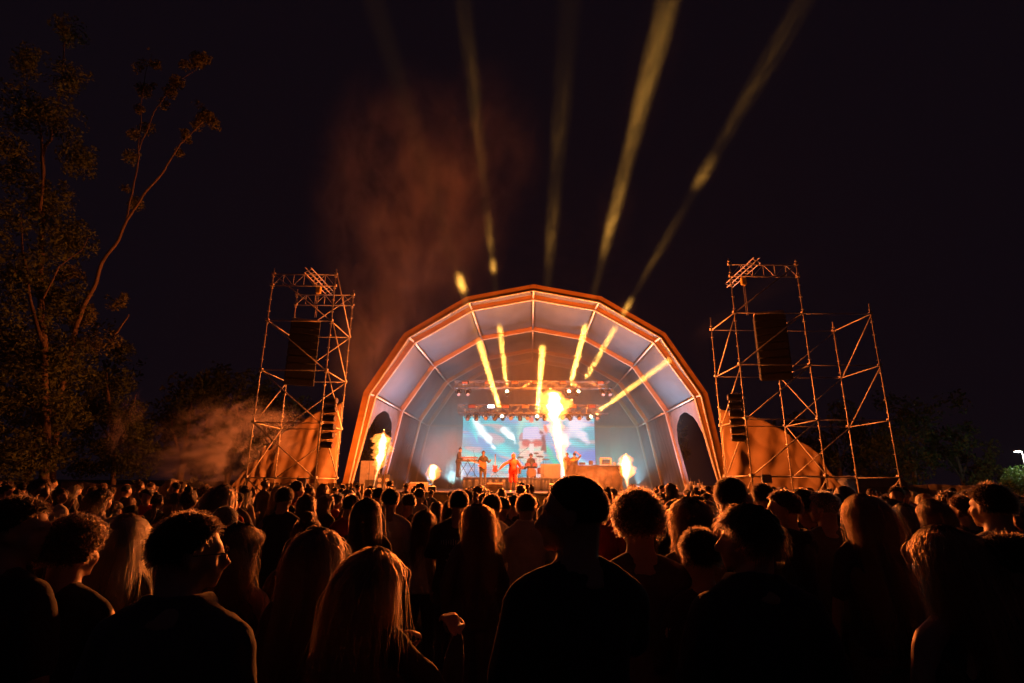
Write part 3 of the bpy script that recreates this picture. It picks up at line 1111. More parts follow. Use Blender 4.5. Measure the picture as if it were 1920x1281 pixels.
def person_meshes(H=1.72, build=1.0, arms=('down', 'down'), yaw=0., tilt=0., top='tee', legs='stand', voxel=.014, lean=0.0, seed=1, female=False, hood=False, hands=True, bust=0.0):
    k = H / 1.72
    w = build * (.93 if female else 1.0)
    fem = female
    hc = Vector((0, .012, 1.605))
    HM = Matrix.Translation(hc) @ Matrix.Rotation(R(yaw), 4, 'Z') @ Matrix.Rotation(R(tilt), 4, 'X')
    body = MB()

    def hp(x, y, z):
        return HM @ Vector((x, y, z))
    HR = HM.to_3x3()
    body.sphere(hp(0, -.012, .03), (.074, .094, .084), 16, 12, HR)
    body.sphere(hp(0, .030, -.035), (.058, .064, .072), 14, 10, HR)
    body.sphere(hp(0, .074, -.088), (.024, .020, .018), 10, 8, HR)
    body.path([hp(0, .086, .012), hp(0, .103, -.012), hp(0, .112, -.030)], [.009, .011, .014], 8)
    body.sphere(hp(0, .110, -.032), .0145, 8, 6)
    body.sphere(hp(0, .074, .022), (.050, .020, .013), 12, 8, HR)
    body.sphere(hp(0, .088, -.060), (.023, .013, .007), 10, 6, HR)
    body.sphere(hp(0, .086, -.071), (.020, .013, .007), 10, 6, HR)
    for s in (-1, 1):
        body.sphere(hp(s * .042, .052, -.030), (.024, .028, .028), 10, 8, HR)
        R3 = HR @ Matrix.Rotation(s * .35, 3, 'Z')
        body.sphere(hp(s * .078, -.006, -.006), (.010, .021, .028), 10, 8, R3)
        body.sphere(hp(s * .076, .002, -.026), (.008, .012, .014), 8, 6, R3)
    nr = .049 if fem else .060 * (.9 + .1 * build)
    body.path([hp(0, -.030, .0), hp(0, -.022, -.075), (0, -.014, 1.475), (0, -.01, 1.42)], [nr, nr, nr * 1.08, nr * 1.6], 14)
    sw = .170 * w
    T = [(0, -.01, .86, .160 * w, .115), (0, -.008, .95, .158 * w, .116), (0, 0, 1.06, (.122 if fem else .138) * w, .096), (0, 0, 1.17, .142 * w, .108), (0, -.002, 1.28, .158 * w, .114), (0, -.008, 1.35, .155 * w, .098), (0, -.014, 1.405, .118 * w, .074), (0, -.018, 1.44, .082, .062), (0, -.018, 1.468, .060, .055)]
    loft(body, T)
    A = {}
    for s, nm_ in ((1, arms[0]), (-1, arms[1])):
        e, wr, d, pn = ARMS[nm_]
        sh = Vector((s * sw, -.014, 1.362))
        e, wr = Vector((s * e[0] * (.5 + .5 * w), e[1], e[2])), Vector((s * wr[0], wr[1], wr[2]))
        d, pn = Vector((s * d[0], d[1], d[2])), Vector((s * pn[0], pn[1], pn[2]))
        A[s] = (sh, e, wr, d, pn)
        ar = .86 if fem else 1.0
        body.path([(s * .02, -.03, 1.46), (s * .09 * w, -.022, 1.415), sh + Vector((0, 0, .012))], [.048, .046, .040], 10)
        limb(body, [sh, sh.lerp(e, .45), e, e.lerp(wr, .35), wr], [.052 * ar * w, .046 * ar * w, .037 * ar, .039 * ar, .026 * ar])
        hd = MB()
        if hands:
            hand(body, wr, d, pn, s, .35 if nm_ not in ('clasp', 'snap', 'phone') else .7, .95)
        else:
            body.path([wr, wr + d.normalized() * .09, wr + d.normalized() * .16], [.028, .034, .015], 8)
    L = {}
    for s in (-1, 1):
        if legs == 'wide':
            kn, an = Vector((s * .17, .03, .49)), Vector((s * .24, -.01, .09))
        elif legs == 'sit':
            kn, an = Vector((s * .22, .42, .52)), Vector((s * .20, .40, .09))
        else:
            kn, an = Vector((s * .105, .012, .49)), Vector((s * .115, -.02, .09))
        hip = Vector((s * .088, -.005, .90))
        if legs == 'sit':
            hip = Vector((s * .095, 0, .90))
        L[s] = (hip, kn, an)
        limb(body, [hip, hip.lerp(kn, .5), kn, kn.lerp(an, .35), an], [.088, .076, .054, .055, .036])
        body.path([an + Vector((0, -.03, -.055)), an + Vector((s * .01, .06, -.06)), an + Vector((s * .02, .15, -.068))], [.034, .034, .022], 8)
    bm_ = remeshed(body, voxel, 2)
    # clothes
    t = MB()
    gi = .016
    rings = []
    hemz = .84 if top != 'crop' else 1.02
    for cx, cy, cz, rx, ry in T[:-1]:
        if cz < hemz:
            cz = hemz
        rings.append((cx, cy, cz, rx + gi + (.022 if cz < 1.1 else 0), ry + gi + (.018 if cz < 1.1 else 0)))
    rings.append((0, -.018, 1.462, .082, .074))
    loft(t, rings)
    full = top in ('hoodie', 'jacket', 'long')
    for s in (-1, 1):
        sh, e, wr, d, pn = A[s]
        b = (.064 if full else .060) * (w * .5 + .5) * (.92 if fem else 1)
        if top != 'tank':
            t.path([(s * .03, -.028, 1.455), (s * .09 * w, -.022, 1.418), sh + Vector((0, 0, .006))], [.052, .058, b * .98], 12)
        if top == 'tank':
            t.sphere(sh * .93 + Vector((0, 0, .02)), .05, 10, 8)
        elif full:
            limb(t, [sh, sh.lerp(e, .5), e, e.lerp(wr, .5), wr.lerp(e, .05)], [b, b, b * .92, b * .8, b * .55])
        else:
            limb(t, [sh, sh.lerp(e, .4), sh.lerp(e, .8)], [b * .95, b * .93, b * .95])
    if top in ('hoodie',):
        if hood:
            t.sphere(hp(0, -.018, .022), (.105, .118, .118), 16, 12, HR)
            t.path([hp(0, -.05, -.06), (0, -.05, 1.44)], [.085, .10], 12)
        else:
            t.path([(-.10, -.06, 1.47), (-.05, -.115, 1.45), (0, -.13, 1.44), (.05, -.115, 1.45), (.10, -.06, 1.47)], [.035, .045, .05, .045, .035], 8)
    if top == 'jacket':
        t.path([(-.075, .04, 1.47), (-.09, -.04, 1.485), (0, -.085, 1.495), (.09, -.04, 1.485), (.075, .04, 1.47)], [.020] * 5, 8)
    tm = remeshed(t, max(voxel, .016), 2, .015, 7.0, seed, (1, 1, .55))
    p = MB()
    loft(p, [(0, -.01, .80, .175 * w, .125), (0, -.01, .90, .182 * w, .134), (0, -.008, 1.0, .165 * w, .125)])
    for s in (-1, 1):
        hip, kn, an = L[s]
        if legs == 'shorts':
            limb(p, [hip, hip.lerp(kn, .6), hip.lerp(kn, .98)], [.105, .098, .094])
        else:
            limb(p, [hip, hip.lerp(kn, .5), kn, kn.lerp(an, .5), an + Vector((0, 0, -.02))], [.104, .092, .072, .066, .062])
    pm = remeshed(p, max(voxel, .018), 2, .007, 9.0, seed + 5)
    sms = []
    for s in (-1, 1):
        sh_ = MB()
        an = L[s][2]
        sh_.path([an + Vector((0, -.045, -.05)), an + Vector((0, .02, -.045)), an + Vector((s * .012, .09, -.055)), an + Vector((s * .02, .175, -.062))], [.036, .044, .042, .026], 10)
        sh_.box(an + Vector((s * .01, .055, -.080)), (.085, .26, .018), bevel=.006)
        sms.append(remeshed(sh_, max(voxel, .012), 1))
    Mk = Matrix.Scale(k, 4)
    if lean:
        Mk = Mk @ Matrix.Translation((0, 0, .9)) @ Matrix.Rotation(R(lean), 4, 'X') @ Matrix.Translation((0, 0, -.9))
        Mlow = Matrix.Scale(k, 4)
        for me in (bm_, tm):
            for v in me.vertices:
                q = v.co
                a = max(0, min(1, (q.z - .85) / .2)) if True else 1
                v.co = (Mlow @ q).lerp(Mk @ q, a)
        pm.transform(Mlow)
        for q in sms:
            q.transform(Mlow)
    else:
        for me in [bm_, tm, pm] + sms:
            me.transform(Mk)
    return dict(body=bm_, top=tm, legs=pm, shoes=sms, head=Mk @ HM, k=k)


# ---- hair
def hair_mat(name, color, rough=.35):
    if name in MATS:
        return MATS[name]
    m = bpy.data.materials.new(name)
    m.use_nodes = True
    nt = m.node_tree
    nt.nodes.remove(nt.nodes['Principled BSDF'])
    h = nt.nodes.new('ShaderNodeBsdfHairPrincipled')
    h.parametrization = 'COLOR'
    h.inputs['Color'].default_value = (*color, 1)
    h.inputs['Roughness'].default_value = rough
    h.inputs['Radial Roughness'].default_value = .4
    hi = nt.nodes.new('ShaderNodeHairInfo')
    for q in h.inputs:
        if q.name.startswith('Random') and 'oughness' not in q.name and q.name != 'Random':
            q.default_value = .2
    nt.links.new(hi.outputs['Random'], h.inputs['Random'])
    nt.links.new(h.outputs[0], nt.nodes['Material Output'].inputs[0])
    MATS[name] = m
    return m


HAIRCOL = {'black': (.030, .020, .014), 'brown': (.11, .055, .03), 'auburn': (.20, .075, .03), 'blond': (.42, .26, .12), 'grey': (.35, .32, .30)}


def hmat(c):
    return hair_mat('strands_' + c, tuple(min(1, v * 1.3) for v in HAIRCOL[c]))


def hcap(c):
    return pbr('scalp_hair_' + c, tuple(v * .45 for v in HAIRCOL[c]), .6, var=.3, scale=60, bump=.6, bscale=160, spec=.3)


def curves_obj(name, pts, radius, mat, parent):
    """pts: (n, k, 3) array of strands"""
    n, k, _ = pts.shape
    cu = bpy.data.hair_curves.new(name)
    cu.add_curves([k] * n)
    cu.points.foreach_set('position', pts.astype('f').ravel())
    at_ = cu.attributes.get('radius') or cu.attributes.new('radius', 'FLOAT', 'POINT')
    rr = np.tile(np.linspace(1, .35, k), n) * radius
    at_.data.foreach_set('value', rr.astype('f'))
    cu.materials.append(mat)
    return link(name, cu, parent)


def hair_cap(style, seed, fine=True):
    """opaque under-hair in head space"""
    m = MB()
    nu, nv = (48, 32) if fine else (24, 16)
    big = {'short': .005, 'buzz': .001, 'curly': .028, 'long': .008, 'wavy': .014, 'bun': .006, 'pony': .006, 'fringe': .012}[style]
    amp = {'short': .004, 'buzz': .0005, 'curly': .007, 'long': .003, 'wavy': .008, 'bun': .003, 'pony': .002, 'fringe': .006}[style]
    fr = {'curly': 26, 'wavy': 20}.get(style, 34)
    off = Vector((seed, seed * 2, -seed))

    def fn(u, v):
        a = 2 * math.pi * u
        t = math.pi * v
        d = Vector((math.sin(t) * math.cos(a), math.sin(t) * math.sin(a), math.cos(t)))
        # front hairline climbs: pull front-low points under the skin
        r = Vector((.077 + big, .097 + big, .088 + big))
        low = -.055 if style in ('short', 'buzz', 'fringe', 'bun', 'pony') else -.075
        front = max(0., d.y)
        line = -.6 + 1.15 * front ** .7 + (.12 if style != 'fringe' else 0)
        s = 1.0
        if d.z < line:
            s = 1.0 - min(1, (line - d.z) * 3.0) * (.38)
        n1 = noise.fractal(d * fr * .12 + off, 1, 2, 2) * amp * 1.5 + noise.noise(d * fr * .4 + off) * amp
        p = Vector((d.x * (r.x + n1) * s, -.014 + d.y * (r.y + n1) * s, .030 + d.z * (r.z + n1 + (.006 if d.z > .5 else 0)) * s))
        p.z = max(p.z, low - .02)
        return p
    m.grid(fn, nu, nv)
    if style == 'bun':
        m.sphere((0, -.06, .135), (.038, .038, .034), 14, 10)
    if style in ('long', 'wavy'):
        # the falling mass behind the neck
        rings = []
        for i, (z, rx, ry, cy) in enumerate([(.03, .070, .06, -.045), (-.03, .078, .058, -.052), (-.09, .084, .052, -.055), (-.15, .086, .042, -.068), (-.21, .088, .034, -.085), (-.27, .082, .026, -.098), (-.33, .060, .018, -.102)]):
            e = .012 if style == 'wavy' else 0
            rings.append((0, cy, z, rx + e, ry + e * .5))
        loft(m, rings, 20)
    if style == 'pony':
        m.path([(0, -.10, .05), (0, -.15, .05), (0, -.165, -.02), (0, -.155, -.12), (0, -.14, -.2)], [.016, .022, .028, .024, .008], 10)
    return m


def strands(style, n, seed, length=None):
    g = np.random.default_rng(seed)
    K = {'short': 4, 'buzz': 2, 'curly': 9, 'long': 15, 'wavy': 15, 'bun': 5, 'pony': 5, 'fringe': 5}[style]
    L = length or {'short': .020, 'buzz': .007, 'curly': .085, 'long': .46, 'wavy': .42, 'bun': .02, 'pony': .02, 'fringe': .05}[style]
    d = g.normal(size=(n * 3, 3))
    d /= np.linalg.norm(d, axis=1)[:, None]
    front = np.maximum(0, d[:, 1])
    line = -.55 + 1.2 * front ** .7
    ok = d[:, 2] > line
    if style in ('long', 'wavy'):
        ok &= d[:, 2] > -.35
    d = d[ok][:n]
    n = len(d)
    big = {'curly': .022, 'wavy': .010, 'long': .005, 'buzz': 0.}.get(style, .002)
    r = np.array([.078 + big, .098 + big, .090 + big])
    c = np.array([0, -.014, .030])
    p = c + d * r
    out = [p.copy()]
    step = L / (K - 1) * (1 + .25 * g.normal(size=(n, 1))).clip(.4, 1.5)
    ph = g.uniform(0, 6.28, (n, 1))
    side = np.clip(d[:, :1] * 5 + g.normal(size=(n, 1)) * .35, -1, 1)
    vel = d * (1.0 if style in ('short', 'buzz', 'curly', 'fringe') else .15)
    if style in ('long', 'wavy', 'bun', 'pony'):
        vel = vel + np.concatenate([side * .9, -.5 * np.ones((n, 1)), -.1 * np.ones((n, 1))], 1)
    rnd_ = g.normal(size=(n, 3))
    lock = np.array([[noise.noise(Vector(q) * 9), noise.noise(Vector(q) * 9 + Vector((5, 5, 5))), 0] for q in d]) * 2.0
    fly = g.uniform(size=(n, 1)) < .07
    rnd_ = np.where(fly, rnd_ * 3.0, rnd_)
    for i in range(1, K):
        if style == 'curly':
            a = ph + i * 1.5
            t1 = np.concatenate([np.cos(a), np.sin(a), np.sin(a * .7)], 1)
            v = d * .55 + t1 * 1.1 + rnd_ * .2
        elif style in ('short', 'buzz'):
            v = d + rnd_ * .35 + np.array([0, -.15, -.25 * i])
        elif style == 'fringe':
            v = d * .6 + rnd_ * .25 + np.array([0, .5, -.5 * i])
        elif style in ('bun', 'pony'):
            v = np.array([0, -.8, .5]) - d * .1 + rnd_ * .15
        else:
            w = min(1, i / 4)
            v = vel * (1 - w) + np.array([0, -.12, -1.0]) * w + rnd_ * .05
            if style == 'wavy':
                v = v + np.concatenate([np.cos(ph + i * 1.2), np.sin(ph + i * 1.2), 0 * ph], 1) * .45
        v /= np.linalg.norm(v, axis=1)[:, None]
        p = p + v * step
        # keep outside the skull, the neck and the shoulders
        q = (p - c) / (r + .004)
        m_ = np.linalg.norm(q, axis=1)[:, None]
        if style in ('long', 'wavy'):
            p = np.where(m_ < 1, c + q / np.maximum(m_, 1e-3) * (r + .004), p)
            # behind the face
            lim = -.005 + np.abs(p[:, 0:1]) * .0
            yy = p[:, 1:2]
            low = p[:, 2:3] < .03
            p[:, 1:2] = np.where(low & (yy > lim), lim + (yy - lim) * .6, yy)
            lim_x = .088 + .13 * np.maximum(0, -p[:, 2:3]) + .02 * rnd_[:, :1]
            p[:, 0:1] = np.clip(p[:, 0:1], -lim_x, lim_x)
            sc_ = np.array([0, -.03, -.38])
            sr = np.array([.19, .105, .20])
            q = (p - sc_) / sr
            m_ = np.linalg.norm(q, axis=1)[:, None]
            p = np.where(m_ < 1, sc_ + q / np.maximum(m_, 1e-3) * sr, p)
        if style in ('long', 'wavy'):
            p = p + lock * (i / K) * .0035
        out.append(p.copy())
    return np.stack(out, 1)


M_SKIN = {'light': pbr('skin_light', (.50, .31, .23), .48, var=.08, scale=20, spec=.4, sss=.3), 'tan': pbr('skin_tan', (.36, .20, .13), .48, var=.08, scale=20, spec=.4), 'dark': pbr('skin_dark', (.13, .07, .045), .45, var=.08, scale=20, spec=.45)}
CLOTH = {'guitarist_tee': (.012, .012, .014), 'black': (.040, .038, .042), 'charcoal': (.10, .095, .10), 'navy': (.015, .022, .06), 'grey': (.30, .29, .29), 'white': (.78, .76, .72), 'cream': (.62, .54, .44), 'red': (.50, .02, .02), 'denim': (.06, .09, .16), 'green': (.04, .07, .04), 'brown': (.09, .05, .03), 'orange': (.62, .030, .012)}


def cmat(c):
    return pbr('cloth_' + c, CLOTH[c], .85, var=.2, scale=8, bump=.12, bscale=90, sheen=.3)


def set_mat(o, m):
    if not o.data.materials:
        o.data.materials.append(m)
    o.material_slots[0].link = 'OBJECT'
    o.material_slots[0].material = m


def make_person(pm, label, cat='person', loc=(0, 0, 0), rz=0., skin='light', topc='black', legc='charcoal', shoec='black', hair='short', hairc='brown', ns=2500, rad=.0007, group=None, seed=3, fine=True, sync=1.0, length=None):
    o = link('person', pm['body'], None, loc, (0, 0, rz))
    tag(o, label, cat, group)
    set_mat(o, M_SKIN[skin])
    t = link('top', pm['top'], o)
    set_mat(t, cmat(topc))
    l = link('trousers', pm['legs'], o)
    set_mat(l, cmat(legc))
    for q in pm['shoes']:
        set_mat(link('shoe', q, o), cmat(shoec))
    if hair and hair != 'none':
        h = link('hair', hair_cap(hair, seed, fine).mesh('hair', None, smooth=hair != 'curly'), o)
        h.matrix_local = pm['head']
        set_mat(h, hcap(hairc))
        if ns:
            st = curves_obj('strands', strands(hair, ns, seed, length), rad, hmat(hairc), h)
    return o
# ---------------------------------------------------------------- band and their gear
def sp(px, py, ly, z=None):
    """stage-local point behind a pixel at depth ly, optionally dropped to height z"""
    q = onstage(px, py, ly)
    if z is not None:
        q.z = z
    return q


def w_(q):
    return STAGE @ Vector(q)


BD = dict(voxel=.016, seed=2)
# singer in orange-red hoodie and shorts
q = w_(sp(962, 900, -.9, DZ))
pm = person_meshes(1.78, 1.15, ('outdown', 'snap'), yaw=-25, top='hoodie', hood=True, legs='shorts', **BD)
o = make_person(pm, 'singer in an orange-red hoodie with hood up and matching shorts, one arm held out', 'person', q, R(180), 'dark', 'orange', 'orange', 'cream', None)
mic = MB()
mic.path([(0, 0, 0), (0, 0, .15)], [.012, .016], 8)
mic.sphere((0, 0, .18), .028, 10, 8)
mo = mic.build('microphone', M_black, None, True, q + Vector((.22, -.34, 1.44)), (R(50), 0, 0))
tag(mo, 'black hand microphone held up by the singer in orange-red', 'microphone')
# guitarist on a low step
q = sp(905, 905, 1.7, DZ)
step = thing('step_box', 'low black step box under the guitarist', 'step', w_(q), STAGE_RZ)
MB().box((0, 0, .13), (.9, .7, .24), bevel=.02).build('box', M_black, step)
MB().box((0, 0, .256), (.86, .66, .012)).build('tread', M_deck, step)
pm = person_meshes(1.80, 1.0, ('guitarR', 'guitarL'), yaw=-10, top='tee', **BD)
gp = w_(q + Vector((0, 0, .262)))
make_person(pm, 'guitarist in a dark tee standing between the keyboard and the singer', 'person', gp, R(184), 'dark', 'guitarist_tee', 'black', 'black', 'short', 'black', 500, .0016)


def guitar(p, rz, label, tilt=80, leanx=0., bodyc=(.35, .10, .06), kind='guitar'):
    t = thing('electric_guitar', label, kind, p, rz)
    M = Matrix.Rotation(R(leanx), 4, 'X') @ Matrix.Rotation(R(tilt), 4, 'Y')
    out = [(0, -.22), (.13, -.20), (.165, -.10), (.12, 0), (.115, .06), (.15, .13), (.13, .20), (.085, .17), (.04, .14), (-.04, .14), (-.085, .19), (-.14, .24), (-.15, .14), (-.11, .05), (-.12, -.02), (-.165, -.10), (-.13, -.20)]
    m = MB().prism([M @ Vector((x, -.022, z)) for x, z in out], M.to_3x3() @ Vector((0, .044, 0)))
    m.build('guitar_body', pbr('guitar_red_' + kind, bodyc, .2, var=.1), t, outward=True)
    m = MB().beam(M @ Vector((0, -.03, .12)), M @ Vector((0, -.02, .68)), .046, .022, up=M.to_3x3() @ Vector((0, 1, 0)))
    m.build('neck', pbr('maple', (.30, .17, .08), .4), t)
    MB().prism([M @ Vector((x, -.03, z)) for x, z in [(-.022, .68), (.022, .68), (.04, .72), (.03, .84), (-.035, .84)]], M.to_3x3() @ Vector((0, .02, 0))).build('headstock', M_black, t, outward=True)
    for z in (-.02, .06):
        MB().beam(M @ Vector((-.04, -.026, z)), M @ Vector((.04, -.026, z)), .02, .012, up=M.to_3x3() @ Vector((0, 1, 0))).build('pickup', M_black, t)
    return t


guitar(gp + Vector((-.03, -.26, 1.08)), R(184), 'red-brown electric guitar slung across the guitarist in dark tee', tilt=72)
# guitar on its stand
q = w_(sp(928, 898, 3.0, DZ))
q = w_(sp(928, 895, 5.2, RZ))
gs = thing('guitar_stand', 'thin black guitar stand holding the upright bass guitar', 'guitar stand', q)
for dx, dy in ((-.22, -.12), (.22, -.12), (0, .25)):
    MB().tube((0, 0, .32), (dx, dy, .01), .011, n=6).build('leg', M_black, gs)
MB().tube((0, .02, .30), (0, .06, .75), .011, n=6).build('upright', M_black, gs)
for s in (-1, 1):
    MB().path([(0, 0, .30), (s * .08, -.02, .28), (s * .09, -.10, .30)], .010, 6).build('arm', M_black, gs)
guitar(q + Vector((0, -.04, .52)), R(0), 'reddish bass guitar upright on its stand left of the singer', tilt=0, leanx=-6, bodyc=(.22, .06, .05), kind='bass guitar')

# keyboard player behind a two tier keyboard
q = w_(sp(858, 895, 5.3, RZ))
pm = person_meshes(1.72, .95, ('keys', 'keys'), yaw=0, tilt=-12, top='long', female=True, lean=-8, **BD)
make_person(pm, 'keyboard player in dark clothes bending over the keys at the far left of the riser', 'person', q, R(-100), 'light', 'black', 'black', 'black', 'bun', 'black', 500, .0016)
kq = w_(sp(876, 895, 5.2, RZ))
ks = thing('keyboard_stand', 'black x-shaped keyboard stand on the left of the riser', 'stand', kq, R(-10))
for dx in (-.25, .25):
    MB().beam((dx - .28, -.12, .01), (dx + .28, -.12, .92), .03, .03, up=(0, 1, 0)).build('leg', M_black, ks)
    MB().beam((dx + .28, .14, .01), (dx - .28, .14, .92), .03, .03, up=(0, 1, 0)).build('leg', M_black, ks)
MB().box((0, -.12, .93), (1.2, .03, .03)).box((0, .14, .93), (1.2, .03, .03)).build('rail', M_black, ks)
for i, (z, y, c, lab) in enumerate(((.99, 0, (.03, .03, .035), 'lower black stage keyboard lying on the x-shaped stand'), (1.13, .12, (.20, .05, .05), 'upper slim red-edged keyboard above the black one'))):
    kb = thing('keyboard', lab, 'keyboard', kq + Vector((0, y, z)), R(-10))
    MB().box((0, 0, 0), (1.25, .30, .08), bevel=.012).build('case', pbr('keyboard_case_%d' % i, c, .35, var=.1), kb)
    me_w = MB().box((0, 0, 0), (.026, .15, .016)).mesh('white_key', pbr('key_white', (.8, .8, .78), .25, var=.03))
    me_b = MB().box((0, 0, 0), (.012, .09, .014)).mesh('black_key', M_black)
    for kx in range(36):
        link('white_key', me_w, kb, (-.53 + kx * .0303, -.06, .046))
        if kx % 7 not in (2, 6) and kx < 35:
            link('black_key', me_b, kb, (-.53 + (kx + .5) * .0303, -.03, .060))
# mic stands
def mic_stand(p, h, boom, label, rz=0.):
    t = thing('microphone_stand', label, 'microphone stand', p, rz)
    for a in (90, 210, 330):
        MB().tube((0, 0, .10), (math.cos(R(a)) * .3, math.sin(R(a)) * .3, .01), .010, n=6).build('leg', M_black, t)
    MB().tube((0, 0, .05), (0, 0, h), .012, n=6).build('pole', M_black, t)
    b = Vector(boom)
    MB().tube(Vector((0, 0, h)) - b * .3, Vector((0, 0, h)) + b, .009, n=6).build('boom', M_black, t)
    m = MB().tube(Vector((0, 0, h)) + b, Vector((0, 0, h)) + b * 1.12, .014, .024, n=8)
    m.build('microphone', M_black, t)
    return t


mic_stand(w_(sp(889, 897, 5.0, RZ)), 1.25, (-.1, 0, .3), 'black microphone stand between the keyboard and the guitarist')
mic_stand(w_(sp(973, 896, 5.0, RZ)), 1.35, (.45, .1, .35), 'tall boom microphone stand reaching over the left of the drums')
mic_stand(w_(sp(1019, 896, 5.0, RZ)), 1.15, (-.3, .1, .1), 'slim microphone stand in front of the right cymbals')
mic_stand(w_(sp(990, 912, .8, DZ)), 1.55, (0, -.1, .05), 'pale lit microphone stand at centre stage in front of the drums')

# drums
dq = w_(sp(996, 895, 6.2, RZ))
dk = thing('drum_kit', 'red-brown drum kit with cymbals in the middle of the riser', 'drum kit', dq)
M_drum = pbr('drum_shell', (.30, .07, .05), .25, var=.12)
M_head = pbr('drum_head', (.10, .06, .05), .5, var=.1)
M_cym = pbr('cymbal_bronze', (.65, .45, .18), .25, .9, var=.1)


def drum(c, r, d, axis, head=M_head):
    c, axis = Vector(c), Vector(axis).normalized()
    s = MB().tube(c - axis * d / 2, c + axis * d / 2, r, n=28).build('drum', M_drum, dk)
    for e in (-1, 1):
        MB().tube(c + axis * e * (d / 2 + .001), c + axis * e * (d / 2 + .010), r * .96, n=28).build('drum_skin', head, s)
        m = MB()
        ring = []
        u = axis.orthogonal().normalized()
        v = axis.cross(u)
        pts = [c + axis * e * d / 2 + (u * math.cos(a) + v * math.sin(a)) * (r + .006) for a in [2 * math.pi * i / 24 for i in range(25)]]
        m.path(pts, .011, 6, caps=False)
        m.build('hoop', M_alu, s, smooth=True)
    m = MB()
    u = axis.orthogonal().normalized()
    v = axis.cross(u)
    for i in range(8):
        a = 2 * math.pi * i / 8
        m.tube(c + (u * math.cos(a) + v * math.sin(a)) * (r + .012) - axis * d * .4, c + (u * math.cos(a) + v * math.sin(a)) * (r + .012) + axis * d * .4, .006, n=4)
    tag(m.build('lug', M_alu, s), kind='stuff')


drum((0, -.35, .30), .28, .42, (0, 1, 0))
drum((-.24, -.32, .72), .15, .20, (0, .4, 1))
drum((.20, -.32, .72), .15, .20, (0, .4, 1))
drum((.58, .05, .42), .20, .36, (0, 0, 1))
drum((-.50, .05, .60), .175, .15, (0, .05, 1))
drum((-.82, -.05, .42), .20, .36, (0, 0, 1))


def cymbal(x, y, z, r, tilt=.25):
    MB().path([(x, y, .35), (x, y, z)], .011, 6).build('cymbal_pole', M_alu, dk)
    m = MB()
    vs = [Vector((0, 0, .02))]
    fs = []
    for j, (rr, zz) in enumerate(((.05, .012), (r * .6, .004), (r, -.008))):
        for i in range(24):
            a = 2 * math.pi * i / 24
            vs.append(Vector((rr * math.cos(a), rr * math.sin(a), zz)))
    fs = [(0, 1 + i, 1 + (i + 1) % 24) for i in range(24)]
    for j in range(2):
        for i in range(24):
            fs.append((1 + j * 24 + i, 1 + (j + 1) * 24 + i, 1 + (j + 1) * 24 + (i + 1) % 24, 1 + j * 24 + (i + 1) % 24))
    M = Matrix.Translation((x, y, z)) @ Matrix.Rotation(tilt, 4, 'X')
    m.add([M @ v for v in vs], fs)
    thicken(m.build('cymbal', M_cym, dk, True), .004)
    for a in (90, 210, 330):
        MB().tube((x, y, .35), (x + math.cos(R(a)) * .22, y + math.sin(R(a)) * .22, .01), .010, n=5).build('cymbal_leg', M_alu, dk)


cymbal(-.68, -.30, 1.22, .22, .3)
cymbal(-.95, .20, 1.02, .19, 0)
cymbal(.52, -.30, 1.28, .23, .3)
cymbal(.90, .0, 1.12, .25, .2)
cymbal(.30, -.1, 1.48, .17, .35)
pm = person_meshes(1.75, 1.05, ('keys', 'relaxed'), top='tee', legs='sit', **BD)
make_person(pm, 'drummer with dark bushy hair sitting behind the red-brown drum kit', 'person', dq + Vector((0, .42, -.30)), R(180), 'tan', 'black', 'black', 'black', 'curly', 'black', 700, .0016)
st = thing('drum_stool', 'small round drum stool under the drummer', 'stool', dq + Vector((0, .42, 0)))
MB().tube((0, 0, .42), (0, 0, .50), .17, n=16).build('seat', M_black, st)
for a in (90, 210, 330):
    MB().tube((0, 0, .40), (math.cos(R(a)) * .25, math.sin(R(a)) * .25, .01), .012, n=6).build('leg', M_alu, st)

# flight case block right of the drums
def case(p, s, label, c=(.10, .09, .10), rz=STAGE_RZ, name='flight_case', cat='flight case', group=None):
    t = thing(name, label, cat, p, rz, group)
    MB().box((0, 0, s[2] / 2 + .01), s, bevel=.01).build('case_shell', pbr('case_' + str(c), c, .45, var=.15), t)
    hx, hy = s[0] / 2, s[1] / 2
    for sx in (-1, 1):
        for sy in (-1, 1):
            MB().box((sx * hx, sy * hy, s[2] / 2 + .01), (.03, .03, s[2] + .01)).build('edge_strip', M_alu, t)
    MB().box((0, -hy - .004, s[2] * .55), (.12, .012, .08)).build('latch', M_alu, t)
    return t


case(w_(sp(1032, 895, 6.0, RZ)), (1.15, .6, .82), 'large grey flight case on the riser just right of the drums', (.16, .15, .17))
# wedges
def wedge(px, py, ly, label, w=.72, z=DZ, c=(.10, .085, .075)):
    t = thing('stage_monitor', label, 'stage monitor', w_(sp(px, py, ly, z)), STAGE_RZ, 'stage monitors')
    pts = [(-w / 2, -.28, .002), (-w / 2, .22, .002), (-w / 2, .26, .14), (-w / 2, -.02, .42), (-w / 2, -.28, .36)]
    MB().prism(pts, (w, 0, 0)).build('cabinet', pbr('monitor_paint', c, .6, var=.25), t, outward=True)
    m = MB()
    m.add([(-w / 2 + .04, .252, .17), (w / 2 - .04, .252, .17), (w / 2 - .04, .0, .425), (-w / 2 + .04, .0, .425)], [(0, 1, 2, 3)])
    thicken(m.build('grille', M_black, t), .008)
    for s in (-1, 1):
        MB().box((s * .2, -.286, .20), (.12, .012, .04)).build('handle', M_black, t)
    return t


wedge(786, 912, -1.6, 'orange-lit wedge monitor left of the small round flame', .85, c=(.10, .07, .05))
wedge(928, 916, -1.6, 'orange-lit wedge monitor at the feet of the guitarist', .75, c=(.10, .07, .05))
wedge(1045, 918, -1.6, 'dark wedge monitor right of the singer', .75)
wedge(1110, 918, -1.6, 'wedge monitor in front of the draped table', .75)

